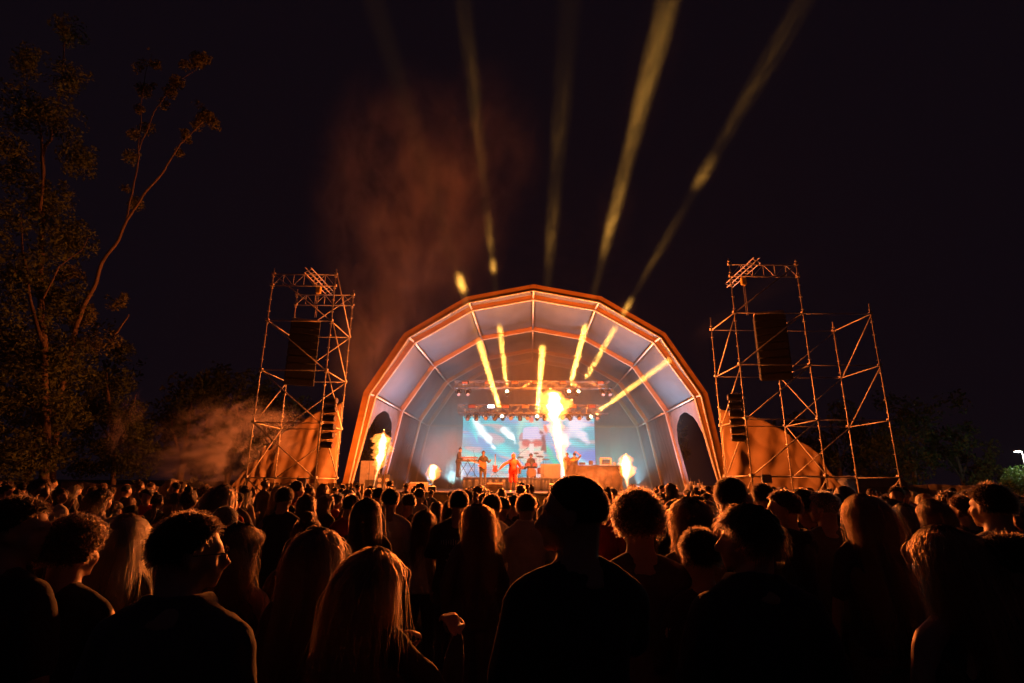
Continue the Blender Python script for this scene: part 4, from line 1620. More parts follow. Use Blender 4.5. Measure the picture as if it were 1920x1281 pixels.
# draped table with people behind it at stage right
tq = w_(sp(1113, 895, 4.2, DZ))
tb = thing('draped_table', 'tall table under a rumpled brown cloth on the right of the stage', 'table', tq, STAGE_RZ)
MB().box((0, 0, 1.36), (3.0, .9, .06)).build('tabletop', M_deck, tb)
for sx in (-1, 1):
    for sy in (-1, 1):
        MB().box((sx * 1.4, sy * .4, .67), (.07, .07, 1.32)).build('leg', M_alu, tb)


def drape(u, v):
    x = -1.55 + 3.1 * u
    if v < .25:
        return Vector((x, .5 - v * 4, 1.41 + noise.noise(Vector((x * 3, v * 6, 0))) * .06))
    z = 1.41 - (v - .25) / .75 * 1.38
    f = math.sin(x * 9 + math.sin(z * 2)) * .05 + noise.noise(Vector((x * 2.5, z * 2, 3))) * .12
    return Vector((x, -.5 - abs(f) - (1.41 - z) * .05, z))


thicken(MB().grid(drape, 90, 40).build('cloth', pbr('brown_drape', (.035, .022, .016), .8, var=.3, scale=3), tb, True), .01)
for i, (x, z, s, lab) in enumerate(((.72, 1.47, (.55, .35, .34), 'pale wooden frame rack standing on the draped table'),)):
    rk = thing('wooden_rack', lab, 'rack', tq + Vector((x, 0, z)), STAGE_RZ)
    M_pale = pbr('pale_wood', (.62, .42, .24), .5, var=.15)
    for sx in (-1, 1):
        for sy in (-1, 1):
            MB().box((sx * s[0] / 2, sy * s[1] / 2, s[2] / 2), (.05, .05, s[2])).build('upright', M_pale, rk)
    MB().box((0, 0, s[2] + .025), (s[0] + .07, s[1] + .07, .05), bevel=.008).build('rack_top', M_pale, rk)
    MB().box((0, 0, .03), (s[0], s[1], .04)).build('shelf', M_pale, rk)
    for k_ in range(3):
        MB().box((0, .02, .09 + k_ * .08), (s[0] - .08, s[1] - .06, .05), bevel=.006).build('rack_unit', M_black, rk)
for i, (x, s, lab) in enumerate(((-.65, (.34, .28, .12), 'small black mixer on the left half of the draped table'), (-.15, (.22, .2, .22), 'small dark box on the middle of the draped table'), (1.22, (.16, .16, .14), 'small pale lamp box at the right end of the draped table'))):
    bx = thing('equipment_box', lab, 'equipment', tq + Vector((x, -.1, 1.46)), STAGE_RZ)
    MB().box((0, 0, s[2] / 2), s, bevel=.015).build('housing', M_black if i < 2 else M_white, bx)
    for k_ in range(4):
        MB().tube((-s[0] * .3 + s[0] * .2 * k_, 0, s[2]), (-s[0] * .3 + s[0] * .2 * k_, 0, s[2] + .015), .012, n=8).build('knob', M_alu, bx)
# two people left of the table
q = w_(sp(1078, 895, 4.4, DZ))
for dz in (1,):
    cr = case(q + Vector((-.35, .1, 0)), (1.5, .9, .42), 'low black platform case under the two people watching at the right', (.04, .04, .045))
q = q + Vector((0, 0, .44))
pm = person_meshes(1.70, 1.1, ('overhead', 'forward'), top='tee', yaw=0, **BD)
o = make_person(pm, 'person in black tee with yellow back print, arms raised to the head', 'person', q, R(0), 'tan', 'black', 'charcoal', 'black', 'short', 'black', 500, .0016)
fc = bpy.data.curves.new('lettering', 'FONT')
fc.body = 'PARTY'
fc.size = .17
fc.extrude = .002
fc.align_x = 'CENTER'
fo = link('tmp', fc)
fm = bpy.data.meshes.new_from_object(fo.evaluated_get(bpy.context.evaluated_depsgraph_get()))
bpy.data.objects.remove(fo)
fm.materials.clear()
fm.materials.append(pbr('yellow_print', (.85, .55, .03), .6, var=.1))
fo = tag(link('back_lettering', fm, o, (0, -.150, 1.22), (R(90), 0, 0)), kind='stuff')
MB().add([(-.07, -.16, 1.36), (.07, -.16, 1.36), (0, -.135, 1.45)], [(0, 1, 2)]).build('back_badge', pbr('red_print', (.75, .10, .05), .6), o)
pm = person_meshes(1.70, 1.0, ('relaxed', 'down'), top='long', yaw=20, **BD)
make_person(pm, 'person in dark long sleeves standing close left of the one with the yellow back print', 'person', q + Vector((-.42, .12, 0)), R(-30), 'tan', 'brown', 'charcoal', 'black', 'short', 'black', 500, .0016)

# speakers, stands and cases in the left wing behind the ragged flame
wq = w_(sp(716, 905, 1.2, DZ))
for i, (px, ly, lab) in enumerate(((716, .6, 'tall narrow speaker near the left curtain, left of the pair'), (724, .8, 'tall narrow speaker near the left curtain, right of the pair'))):
    t = thing('speaker', lab, 'speaker', w_(sp(px + (3 if i else -3), 905, ly, DZ)), STAGE_RZ, 'small speakers at the left wing')
    MB().box((0, 0, .40), (.26, .30, .78), bevel=.015).build('cabinet', M_black, t)
    for z in (.22, .50):
        MB().tube((0, -.152, z), (0, -.160, z), .10, n=18).build('speaker_cone', pbr('cone_grey', (.25, .2, .2), .6), t)
case(w_(sp(692, 912, 2.2, DZ)), (.9, .6, 1.5), 'tall pale flight case standing in the left doorway', (.30, .27, .29))
case(w_(sp(697, 912, 1.2, DZ)), (.6, .5, .5), 'low dark flight case in front of the tall pale one', (.05, .045, .045))
for i, px in enumerate((700, 690)):
    mic_stand(w_(sp(px, 912, .2 + i * .5, DZ)), 1.2 + i * .5, (.3, 0, .1), ('short spare microphone stand in the left wing', 'tall spare microphone stand in the left wing')[i])
# gear with thin uprights at the right door
for i, (px, h) in enumerate(((1289, .45), (1296, .55), (1303, .4), (1312, .5), (1318, .38))):
    t = thing('stand_case', 'small upright gear case in the right doorway, %s from the left' % nm[i], 'gear case', w_(sp(px, 915, .6 + .2 * (i % 2), DZ)), 0, 'gear cases in the right doorway')
    MB().box((0, 0, h / 2), (.16, .2, h), bevel=.01).build('box', pbr('gear_grey', (.2, .18, .18), .5), t)
    MB().tube((0, 0, h), (0, 0, h + .18), .012, n=6).build('handle', M_alu, t)
# ---------------------------------------------------------------- scaffold towers
def scaffold(label, x, y, xs, ys, posts, bars, couplers=True, name='scaffold_tower'):
    """posts: (ix, iy, height); bars: ((ix, iy, z), (ix, iy, z), radius)"""
    t = thing(name, label, 'scaffold tower', (x, y, 0))
    for ix, iy, h in posts:
        MB().tube((xs[ix], ys[iy], .06), (xs[ix], ys[iy], h), .0245, n=8).build('post', M_steel, t, True)
        MB().box((xs[ix], ys[iy], .03), (.16, .16, .02)).tube((xs[ix], ys[iy], .02), (xs[ix], ys[iy], .3), .018, n=6).build('base_jack', M_steel, t)
        m = MB()
        z = .5
        while z < h:
            m.tube((xs[ix], ys[iy], z - .012), (xs[ix], ys[iy], z + .012), .060, n=8)
            z += .5
        tag(m.build('rosette', M_steel, t), kind='stuff')
    for a, b, r in bars:
        pa = Vector((xs[a[0]], ys[a[1]], a[2]))
        pb = Vector((xs[b[0]], ys[b[1]], b[2]))
        nm_ = 'ledger' if abs(a[2] - b[2]) < .05 else 'brace'
        d = (pb - pa).normalized()
        off = Vector((0, -.05, 0)) if (nm_ == 'brace' and a[1] == b[1] == 0) else (Vector((.05, 0, 0)) if nm_ == 'brace' else Vector((0, 0, 0)))
        MB().tube(pa + d * .05 + off, pb - d * .05 + off, r, n=7).build(nm_, M_steel, t, True)
    m = MB()
    for ix, iy, h in posts:
        for z in LEV:
            if z < h:
                m.box((xs[ix], ys[iy], z + .03), (.13, .13, .09))
    tag(m.build('coupler', M_steel, t), kind='stuff')
    return t


def girder(t, a, b, h, n):
    a, b = Vector(a), Vector(b)
    g_ = MB().tube(a, b, .024, n=7).build('girder_chord', M_steel, t, True)
    MB().tube(a - Vector((0, 0, h)), b - Vector((0, 0, h)), .024, n=7).build('girder_chord', M_steel, t, True)
    for i in range(n + 1):
        p = a.lerp(b, i / n)
        MB().tube(p, p - Vector((0, 0, h)), .015, n=5).build('girder_web', M_steel, t)
        if i < n:
            p2 = a.lerp(b, (i + 1) / n)
            MB().tube(p if i % 2 else p - Vector((0, 0, h)), p2 - Vector((0, 0, h)) if i % 2 else p2, .013, n=5).build('girder_web', M_steel, t)


def hoist(t, c, label_dir, z, z2):
    m = MB()
    p = Vector(c)
    for dx in (-.12, .12):
        m.tube(p + Vector((dx, -1.35, 0)), p + Vector((dx, 1.35, 0)), .022, n=6)
        m.tube(p + Vector((dx, -1.35, .22)), p + Vector((dx, 1.35, .22)), .022, n=6)
    for i in range(10):
        y = -1.35 + .3 * i
        m.tube(p + Vector((-.12, y, 0)), p + Vector((.12, y + .15, .22)), .012, n=5)
        m.tube(p + Vector((.12, y, 0)), p + Vector((-.12, y + .15, .22)), .012, n=5)
    tag(m.build('hoist_beam', M_steel, t), kind='stuff')
    MB().box(p + Vector((0, 0, -.25)), (.22, .16, .34), bevel=.03).build('chain_hoist', pbr('hoist_yellow', (.55, .35, .04), .5), t)
    for dx in (-.03, .03):
        MB().tube(p + Vector((dx, 0, -.4)), p + Vector((dx, 0, z2 - z)), .008, n=4).build('chain', M_steel, t)


LEV = [1.98, 4.02, 6.07, 8.10, 9.60, 10.1]
L0, L1, L2, L3, L4, L5 = LEV
bars = []
for z in (L0, L1, L2, L3):
    bars += [((0, 0, z), (1, 0, z), .022), ((0, 1, z), (1, 1, z), .022), ((0, 0, z), (0, 1, z), .022), ((1, 0, z), (1, 1, z), .022)]
for a, b in ((L5, L3), (L3, L2), (L2, L1), (L1, L0), (L0, .1)):
    bars.append(((0, 0, a), (1, 0, b), .024))
    bars.append(((1, 0, a), (1, 1, b), .024))
for a, b in ((L2, L1), (L1, L0)):
    bars.append(((0, 1, a), (0, 0, b), .024))
for a, b in ((L0, L1), (L1, L2), (L2, L3), (L3, L5)):
    bars.append(((0, 1, a), (1, 1, b), .022))
TLX, TLY = -9.85, 20.2
tl = scaffold('tall single-bay scaffold tower left of the stage with a speaker array inside', TLX, TLY, [0, 2.57], [0, 2.45],
              [(0, 0, 10.35), (1, 0, 10.35), (0, 1, 10.35), (1, 1, 10.35)], bars)
girder(tl, (0, 0, L5), (2.57, 0, L5), .5, 6)
girder(tl, (0, 2.45, L5), (2.57, 2.45, L5), .5, 6)
hoist(tl, (1.45, 1.2, 10.12), 0, 10.1, 8.6)

LEV = [2.2, 4.22, 6.28, 8.33, 9.84, 10.35]
L0, L1, L2, L3, L4, L5 = LEV
bars = []
for z in (L0, L1, L2, L3):
    bars += [((0, 0, z), (1, 0, z), .022), ((1, 0, z), (2, 0, z), .018), ((0, 1, z), (1, 1, z), .018), ((1, 1, z), (2, 1, z), .018), ((0, 0, z), (0, 1, z), .022), ((1, 0, z), (1, 1, z), .022), ((2, 0, z), (2, 1, z), .022)]
for a, b in ((L3, L5), (L2, L3), (L1, L2), (L0, L1)):
    bars.append(((0, 0, a), (1, 0, b), .024))
    if b < 9:
        bars.append(((0, 0, b), (0, 1, a), .024))
for a, b in ((L2, L1), (L1, L0)):
    bars.append(((1, 1, a), (1, 0, b), .024))
for a, b in ((L3, L2), (L2, L1)):
    bars.append(((2, 0, a), (2, 1, b), .024))
for a, b in ((L3, L2), (L2, L1), (L1, L0)):
    bars.append(((2, 1, a), (1, 1, b), .020))
bars += [((1, 0, L0), (1, 1, .1), .024), ((2, 0, L0), (2, 1, .2), .02), ((0, 0, L0), (0, 1, .2), .024)]
TRX, TRY = 8.62, 19.35
tr = scaffold('wide two-bay scaffold tower right of the stage, its outer bay lower', TRX, TRY, [0, 2.66, 5.28], [0, 2.4],
              [(0, 0, 10.6), (1, 0, 10.6), (2, 0, 8.75), (0, 1, 8.9), (1, 1, 8.9), (2, 1, 8.75)], bars)
girder(tr, (0, 0, L5), (2.66, 0, L5), .5, 6)
hoist(tr, (1.05, 1.2, 10.37), 0, 10.35, 8.6)


# line arrays
def line_array(px, py0, py1, Y, label, yaw):
    a, b = at(px, py0, Y), at(px, py1, Y)
    n = 9
    t = thing('line_array_speaker', label, 'speaker array', (a.x, a.y, a.z), yaw)
    H = (a.z - b.z)
    z, y, tilt = 0., 0., R(-2)
    M_cab = pbr('array_cabinet', (.012, .010, .010), .8, var=.2)
    for i in range(n):
        tilt += R(.5 + i * .35)
        h = H / n
        c = Vector((0, y, z - h / 2))
        rot = Matrix.Rotation(tilt, 3, 'X')
        cb = MB().box((0, 0, 0), (1.15, .62, h * .93), bevel=.02).build('cabinet', M_cab, t, loc=c, rot=(tilt, 0, 0))
        MB().box((0, -.316, 0), (1.06, .012, h * .78)).build('grille', M_black, cb)
        z -= h
        y += math.sin(tilt) * h * .3
    MB().box((0, 0, .06), (1.1, .5, .10)).build('rigging_frame', M_steel, t)
    return t


line_array(574, 606, 722, 21.3, 'dark speaker array hanging inside the left scaffold tower', R(20))
line_array(1441, 592, 712, 20.5, 'dark speaker array hanging inside the right scaffold tower', R(-20))


# columns of round lamps on the inner posts
def par_column(px0, py0, px1, py1, Y, side, label):
    a, b = at(px0, py0, Y), at(px1, py1, Y)
    t = thing('lamp_column', label, 'lamp column', (a.x, a.y, 0))
    zt, zb = a.z + .15, b.z - .2
    for dx in (-.05, .05):
        MB().tube((dx - side * .28, 0, zb), (dx - side * .28, 0, zt), .02, n=6).build('rail', M_alu, t, True)
    m = MB()
    k = 0
    z = zb
    while z < zt:
        m.tube((-.05 - side * .28, 0, z), (.05 - side * .28, 0, z + .12), .008, n=4)
        z += .14
    tag(m.build('lattice', M_alu, t), kind='stuff')
    M_par = pbr('par_can', (.10, .085, .075), .3, .6, var=.2)
    for i in range(6):
        z = a.z + (b.z - a.z) * i / 5
        tl_ = R(8 * math.sin(i * 2.1))
        c = Vector((0, 0, z))
        ax = Vector((math.cos(tl_), -.25, math.sin(tl_) * .6)).normalized()
        l = MB().path([c - ax * .24, c - ax * .20, c + ax * .19, c + ax * .24], [.10, .125, .125, .11], 14).build('lamp_can', M_par, t, True)
        MB().tube(c + ax * .241, c + ax * .25, .10, n=14).build('lens', M_lens, l)
        m = MB().path([c + Vector((-side * .26, 0, .02)), c + Vector((-side * .12, 0, .15)), c + Vector((side * .12, 0, .15)), c + Vector((side * .16, 0, 0))], .014, 6)
        m.build('bracket', M_alu, l)
    return t


par_column(621, 752, 614, 834, 19.75, 1, 'column of six round lamps clamped to the left scaffold tower')
par_column(1377, 745, 1387, 822, 19.0, -1, 'column of six round lamps clamped to the right scaffold tower')
for px, py, Y, lab in ((565, 905, 20.0, 'square flood lamp hanging low on the left scaffold tower'), (1437, 898, 19.2, 'square flood lamp hanging low on the right scaffold tower')):
    p = at(px, py, Y)
    t = thing('flood_lamp', lab, 'flood lamp', p)
    MB().box((0, 0, 0), (.34, .14, .30), bevel=.02).build('housing', M_lampbody, t)
    MB().box((0, -.076, 0), (.28, .01, .24)).build('face', M_lens, t)
    for s in (-1, 1):
        MB().tube((s * .17, 0, 0), (s * .12, 0, .26), .012, n=5).build('bracket', M_alu, t)

# ---------------------------------------------------------------- tarpaulins at both sides
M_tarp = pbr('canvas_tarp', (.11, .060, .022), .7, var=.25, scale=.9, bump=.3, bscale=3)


def tarp(top, Y0, Y1, label, seed):
    """top: photograph pixels of the upper edge; the sheet falls from there to the ground"""
    n = len(top)
    xs = [p[0] for p in top]
    P = []
    for i, (px, py) in enumerate(top):
        Y = Y0 + (Y1 - Y0) * (px - xs[0]) / (xs[-1] - xs[0])
        P.append(at(px, py, Y))

    def fn(u, v):
        f = u * (n - 1)
        i = min(n - 2, int(f))
        p = P[i].lerp(P[i + 1], f - i)
        h = p.z * (1 - v)
        slack = math.sin(math.pi * min(1, v * 1.2))
        x = p.x + noise.noise(Vector((u * 4, v * 2, seed))) * .25 * v
        fold = noise.noise(Vector((u * 16 + v * 3, v * 1.1, seed + 4))) * .16 + math.sin(u * 34 + 6 * v * (u - .4)) * .05
        diag = abs(noise.noise(Vector((u * 5 + v * 4, v * 5 - u * 6, seed + 9)))) * .16
        return Vector((x, p.y - fold * (.3 + .7 * v) - diag * slack, max(.03, h + .0)))
    m = MB().grid(fn, 120, 50)
    t = thing('tarpaulin', label, 'tarpaulin', (0, 0, 0))
    o = thicken(m.build('sheet', M_tarp, t, True), .006)
    for i in range(0, n, 2):
        MB().tube((P[i].x, P[i].y + .12, .02), (P[i].x, P[i].y + .12, P[i].z + .05), .03, n=6).build('support_pole', M_steel, t)
    return t


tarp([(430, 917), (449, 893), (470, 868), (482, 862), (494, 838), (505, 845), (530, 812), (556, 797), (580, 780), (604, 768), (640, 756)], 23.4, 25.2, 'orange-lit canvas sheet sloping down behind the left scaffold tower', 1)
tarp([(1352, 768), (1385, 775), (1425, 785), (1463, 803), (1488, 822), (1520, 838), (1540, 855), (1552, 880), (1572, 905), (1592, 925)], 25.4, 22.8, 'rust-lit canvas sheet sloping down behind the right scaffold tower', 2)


# ---------------------------------------------------------------- fences
def slat_fence(x0, x1, y0, y1, z0, z1, label, n, mat):
    t = thing('barrier_fence', label, 'fence', (x0, y0, 0), math.atan2(y1 - y0, x1 - x0))
    L = math.hypot(x1 - x0, y1 - y0)
    me = MB().box((0, 0, (z0 + z1) / 2), (L / n * .88, .02, z1 - z0)).mesh('slat', mat)
    for i in range(n):
        link('slat', me, t, (L * (i + .5) / n, (i % 3) * .004, ((i * 7) % 5) * .006))
    for z in (z0 + .2, z1 - .15):
        MB().box((L / 2, .03, z), (L, .03, .05)).build('rail', M_steel, t)
    for i in range(int(L / 2.4) + 2):
        MB().tube((min(L, i * 2.4), .06, 0), (min(L, i * 2.4), .06, z1 + .03), .024, n=6).build('post', M_steel, t)
    return t


M_fboard = pbr('fence_board', (.22, .14, .07), .7, var=.3, scale=2)
slat_fence(-10.2, -6.3, 22.9, 23.3, .15, 1.78, 'slatted orange-lit barrier standing behind the left scaffold tower', 26, M_fboard)
slat_fence(9.2, 12.2, 21.95, 21.9, .15, 1.66, 'slatted orange-lit barrier behind the right scaffold tower', 20, M_fboard)
M_net = pbr('fence_netting', (.42, .32, .18), .9, var=.3, scale=4, bump=.3, bscale=40)


def net_fence(pts, label, seed):
    t = thing('net_fence', label, 'fence', (0, 0, 0))
    for i in range(len(pts) - 1):
        a, b = Vector(pts[i]), Vector(pts[i + 1])

        def fn(u, v, a=a, b=b):
            p = a.lerp(b, u)
            z = p.z * (1 - v)
            return Vector((p.x, p.y - noise.noise(Vector((p.x * 2, z * 1.5, seed))) * .10 - math.sin(p.x * 9) * .02, z + .02 + noise.noise(Vector((p.x * 1.2, 0, seed))) * .06 * (1 - v)))
        thicken(MB().grid(fn, 24, 8).build('netting_panel', M_net, t, True), .004)
        MB().tube((a.x, a.y + .05, 0), (a.x, a.y + .05, a.z + .05), .024, n=6).build('post', M_steel, t)
    return t


def fp(px, py, Y):
    p = at(px, py, Y)
    return (p.x, p.y, p.z)


net_fence([fp(115, 905, 24), fp(155, 903, 24), fp(190, 909, 24.2), fp(265, 911, 24.4), fp(330, 915, 24.6), fp(390, 916, 24.8), fp(470, 918, 25)], 'dim brown netting fence on the left between the trees and the tower', 3)
net_fence([fp(1690, 912, 27), fp(1740, 909, 27), fp(1800, 911, 27), fp(1880, 913, 27)], 'low reddish fence far right of the scaffold tower', 5)
# pale tent at the right
p0 = at(1630, 917, 26)
tt = thing('small_tent', 'pale grey low tent beyond the outer bay of the right tower', 'tent', (p0.x, p0.y, 0))
M_tent = pbr('tent_cloth', (.20, .19, .19), .7, var=.15)
w2, hh = 1.25, 2.35
MB().prism([(-w2, -.9, .02), (w2, -.9, .02), (w2 * .98, -.9, hh * .86), (w2 * .72, -.9, hh * .98), (-w2 * .6, -.9, hh), (-w2 * .95, -.9, hh * .9)], (0, 2.2, 0)).build('tent_shell', M_tent, tt, outward=True)
MB().box((-.2, -.915, .95), (.9, .02, 1.8)).build('door_flap', pbr('tent_flap', (.14, .13, .13), .7), tt)

# ---------------------------------------------------------------- street lamp, right edge
p = at(1917, 850, 42)
sl = thing('street_lamp', 'lit white street lamp at the right edge of the photo', 'street lamp', (p.x, p.y, 0))
MB().path([(0, 0, 0), (0, 0, p.z - .2), (0, 0, p.z + .15), (-.4, -.2, p.z + .25)], [.08, .05, .04, .03], 8).build('pole', M_steel, sl, True)
MB().box((-.6, -.3, p.z + .16), (.7, .28, .10), rot=Matrix.Rotation(R(25), 4, 'Z'), bevel=.02).build('lamp_head', M_steel, sl)
MB().box((-.6, -.3, p.z + .095), (.6, .22, .03), rot=Matrix.Rotation(R(25), 4, 'Z')).build('lamp_panel', emit('street_lamp_panel', (.9, 1.0, .95), 60, False), sl)
l = bpy.data.lights.new('street_light', 'POINT')
l.energy = 260
l.color = (.85, 1.0, .85)
l.shadow_soft_size = .15
link('street_light', l, sl, (-.6, -.35, p.z - .1))

# ---------------------------------------------------------------- trees
M_bark = pbr('bark', (.085, .055, .04), .9, var=.35, scale=5, bump=.6, bscale=14, stretch=(1, 1, .3))
M_leaf = [pbr('leaf_%d' % i, c, .95, var=.3, scale=.8, trans=.35, spec=.1) for i, c in enumerate(((.075, .095, .035), (.055, .075, .03), (.10, .10, .045)))]


def leaves(name, clusters, n, size, parent, mat, seed):
    g_ = np.random.default_rng(seed)
    cl = np.array([c[:4] for c in clusters], float)
    wts = cl[:, 3] ** 2.2
    idx = g_.choice(len(cl), n, p=wts / wts.sum())
    d = g_.normal(size=(n, 3))
    d /= np.linalg.norm(d, axis=1)[:, None]
    rr = g_.uniform(0, 1, (n, 1)) ** .55
    p = cl[idx, :3] + d * rr * cl[idx, 3:4] * np.array([1, 1, .95])
    # gaps
    keep = np.array([noise.noise(Vector((q[0] * 1.1, q[1] * 1.1, q[2] * 1.1))) > -.08 for q in p])
    p = p[keep]
    n = len(p)
    a = g_.normal(size=(n, 3))
    a /= np.linalg.norm(a, axis=1)[:, None]
    b = np.cross(a, g_.normal(size=(n, 3)))
    b /= np.linalg.norm(b, axis=1)[:, None]
    s = size * g_.uniform(.6, 1.4, (n, 1))
    v = np.stack([p - a * s, p + b * s * .45, p + a * s, p - b * s * .45], 1).reshape(-1, 3)
    me = bpy.data.meshes.new(name)
    me.vertices.add(len(v))
    me.vertices.foreach_set('co', v.astype('f').ravel())
    me.loops.add(len(v))
    me.loops.foreach_set('vertex_index', np.arange(len(v), dtype='i'))
    me.polygons.add(n)
    me.polygons.foreach_set('loop_start', np.arange(0, len(v), 4, dtype='i'))
    me.materials.append(mat)
    me.update(calc_edges=True)
    return link(name, me, parent)


TWIGS = [(380, 118), (366, 128), (352, 140), (338, 150), (328, 160), (316, 176), (392, 110), (372, 108), (344, 132), (285, 100), (276, 120), (290, 118), (270, 138), (282, 160), (264, 170), (395, 214), (382, 226), (366, 238), (352, 250), (404, 228), (345, 268), (376, 206), (262, 205), (270, 235), (256, 260), (248, 300), (300, 195), (240, 350), (255, 390), (330, 290)]


def px_tree(label, Y, base, limbs_, clusters, n, seed, size=.11, mi=0, group=None):
    b = at(base[0], base[1], Y)
    t = thing('tree', label, 'tree', (b.x, b.y, 0), 0, group)
    o = Vector((b.x, b.y, 0))
    first = True
    for pts, r0, r1, dy in limbs_:
        P = [at(x, y, Y + dy * i / max(1, len(pts) - 1)) - o for i, (x, y) in enumerate(pts)]
        if first:
            P[0].z = -.1
        # wiggle
        Q = []
        for i in range(len(P) - 1):
            for k in range(4):
                q = P[i].lerp(P[i + 1], k / 4)
                Q.append(q + Vector((noise.noise(q * .8), noise.noise(q * .8 + Vector((9, 0, 0))), 0)) * .12)
        Q.append(P[-1])
        rs = [r0 + (r1 - r0) * i / (len(Q) - 1) for i in range(len(Q))]
        MB().path(Q, rs, 9).build('trunk' if first else 'limb', M_bark, t, True)
        first = False
    C_ = []
    for x, y, r, dy in clusters:
        q = at(x, y, Y + dy) - o
        C_.append((q.x, q.y, q.z, r * (Y + dy) / 1000))
    leaves('crown', C_, n, size, t, M_leaf[mi], seed)
    return t


px_tree('tall orange-lit tree at the left edge with a forked top', 21.0, (85, 940),
        [([(85, 960), (85, 771), (83, 671), (76, 601), (76, 480), (78, 367), (84, 273), (92, 260), (113, 168), (125, 58)], .17, .025, 2),
         ([(78, 400), (80, 257), (66, 210), (50, 165)], .06, .02, 1.0), ([(80, 640), (57, 560), (45, 470), (40, 400)], .08, .02, -.5),
         ([(84, 560), (110, 500), (150, 470), (165, 440)], .04, .01, .5)],
        [(60, 120, 45, 0), (130, 60, 40, 2), (130, 150, 48, 1), (30, 200, 60, 0), (110, 230, 55, 1), (20, 300, 60, 0), (150, 300, 45, 1), (80, 380, 65, 1), (20, 420, 60, -1), (120, 450, 60, 1), (40, 520, 75, 0), (110, 560, 60, 1), (20, 640, 80, 0), (100, 680, 70, 1), (40, 750, 85, 0), (120, 780, 45, 1), (20, 850, 70, -1), (90, 850, 40, 0)],
        42000, 11, .085, 0)
px_tree('slender leaning tree at the left with a long bare orange-lit stem', 23.0, (105, 930),
        [([(98, 950), (105, 780), (124, 680), (140, 618), (162, 566), (179, 518), (205, 470), (230, 429), (269, 363), (308, 320), (340, 269), (380, 228)], .13, .02, -1.5),
         ([(236, 420), (250, 340), (269, 265), (289, 211), (320, 168), (378, 118)], .045, .012, .5), ([(262, 300), (262, 220), (272, 150), (285, 100)], .03, .01, 1), ([(205, 640), (225, 615), (242, 590)], .06, .03, 0)],
        [(a_ + (i_ % 3 - 1) * 5, b_ + (i_ % 4 - 2) * 4, 11 + (i_ * 5) % 9, .5 + (i_ % 3) * .4 - .4) for i_, (a_, b_) in enumerate(TWIGS)] + [ (150, 590, 30, 0), (215, 560, 26, 0), (190, 640, 34, 0), (130, 520, 28, 0)],
        11000, 12, .075, 2)
px_tree('bushy low tree at the left behind the netting fence', 27.0, (215, 930),
        [([(215, 950), (212, 850), (205, 760), (200, 700)], .14, .04, 0), ([(212, 850), (240, 800), (255, 740)], .06, .02, 0), ([(210, 830), (180, 780), (165, 740)], .06, .02, .5)],
        [(205, 720, 45, 0), (170, 770, 48, 0), (240, 790, 50, 0), (200, 840, 55, 0), (160, 860, 40, 0), (255, 860, 45, 0), (225, 660, 28, 0)],
        15000, 13, .09, 1)
k = 0
BT = [(330, 700, 33), (420, 680, 36), (500, 740, 38), (40, 600, 34), (730, 790, 52), (1480, 800, 50), (1580, 760, 48), (1720, 740, 46), (1810, 800, 50), (1250, 790, 56), (1660, 820, 52)]
wd = ['right behind the bushy one', 'above the left smoke puff', 'behind the left scaffold tower', 'behind the left edge tree', 'beside the left canopy leg', 'behind the right speaker array', 'behind the outer right bay', 'right of the right tower', 'near the right edge', 'beyond the right canopy leg', 'just beyond the pale tent']
for i, (px, pt, Y) in enumerate(BT):
    b = at(px, 930, Y)
    top_ = at(px, pt, Y).z
    t = thing('tree', 'dim dark tree in the night background, ' + wd[i], 'tree', (b.x, b.y, 0), 0, 'dim background trees')
    MB().path([(0, 0, -.1), (.1, 0, top_ * .4), (-.1, .1, top_ * .85)], [.25, .16, .05], 8).build('trunk', M_bark, t, True)
    for s in (-1, 1):
        MB().path([(0, 0, top_ * .35), (s * .8, 0, top_ * .55), (s * 1.4, .2, top_ * .72)], [.10, .06, .02], 6).build('limb', M_bark, t, True)
    g_ = random.Random(40 + i)
    C_ = [(g_.uniform(-1, 1) * top_ * .28, g_.uniform(-1, 1) * top_ * .28, top_ * (.3 + .65 * j / 11), top_ * .17 * (1.25 - abs(j / 11 - .45))) for j in range(12)]
    leaves('crown', C_, 5200, .17, t, M_leaf[1], 60 + i)
p = at(1905, 905, 41)
t = thing('bush', 'green bush under the lit street lamp at the right edge', 'bush', (p.x, p.y, 0))
MB().path([(0, 0, -.1), (0, 0, 1.2), (.2, 0, 2.4)], [.12, .08, .03], 7).build('stem', M_bark, t, True)
leaves('foliage', [(0, 0, 1.6, 1.4), (-1.3, 0, 1.2, 1.1), (.9, .2, 2.4, 1.3), (-.4, -.4, 2.6, .9), (1.8, 0, 1.6, 1.3), (-2.3, .3, .9, .9)], 9000, .09, t, pbr('leaf_bright', (.09, .15, .03), .5, trans=.4), 99)

# ---------------------------------------------------------------- smoke drifting in the open
def puff(px, py, Y, sx, sz, dens, label, ns=2.2, lo=.44, hi=.72, tilt=0., sy=None, color=(.90, .80, 1.0)):
    p = at(px, py, Y)
    kx = Y / 1000
    o = MB().sphere((0, 0, 0), 1.0, 20, 14).build('smoke', volume('smoke_%d_%d' % (px, py), color, dens, 0., noise_scale=ns, lo=lo, hi=hi), outward=True)
    o.location = p
    o.scale = (sx * kx, sy or (sx * kx * .8), sz * kx)
    o.rotation_euler = (0, R(tilt), 0)
    tag(o, label, 'smoke', kind='stuff')
    return o


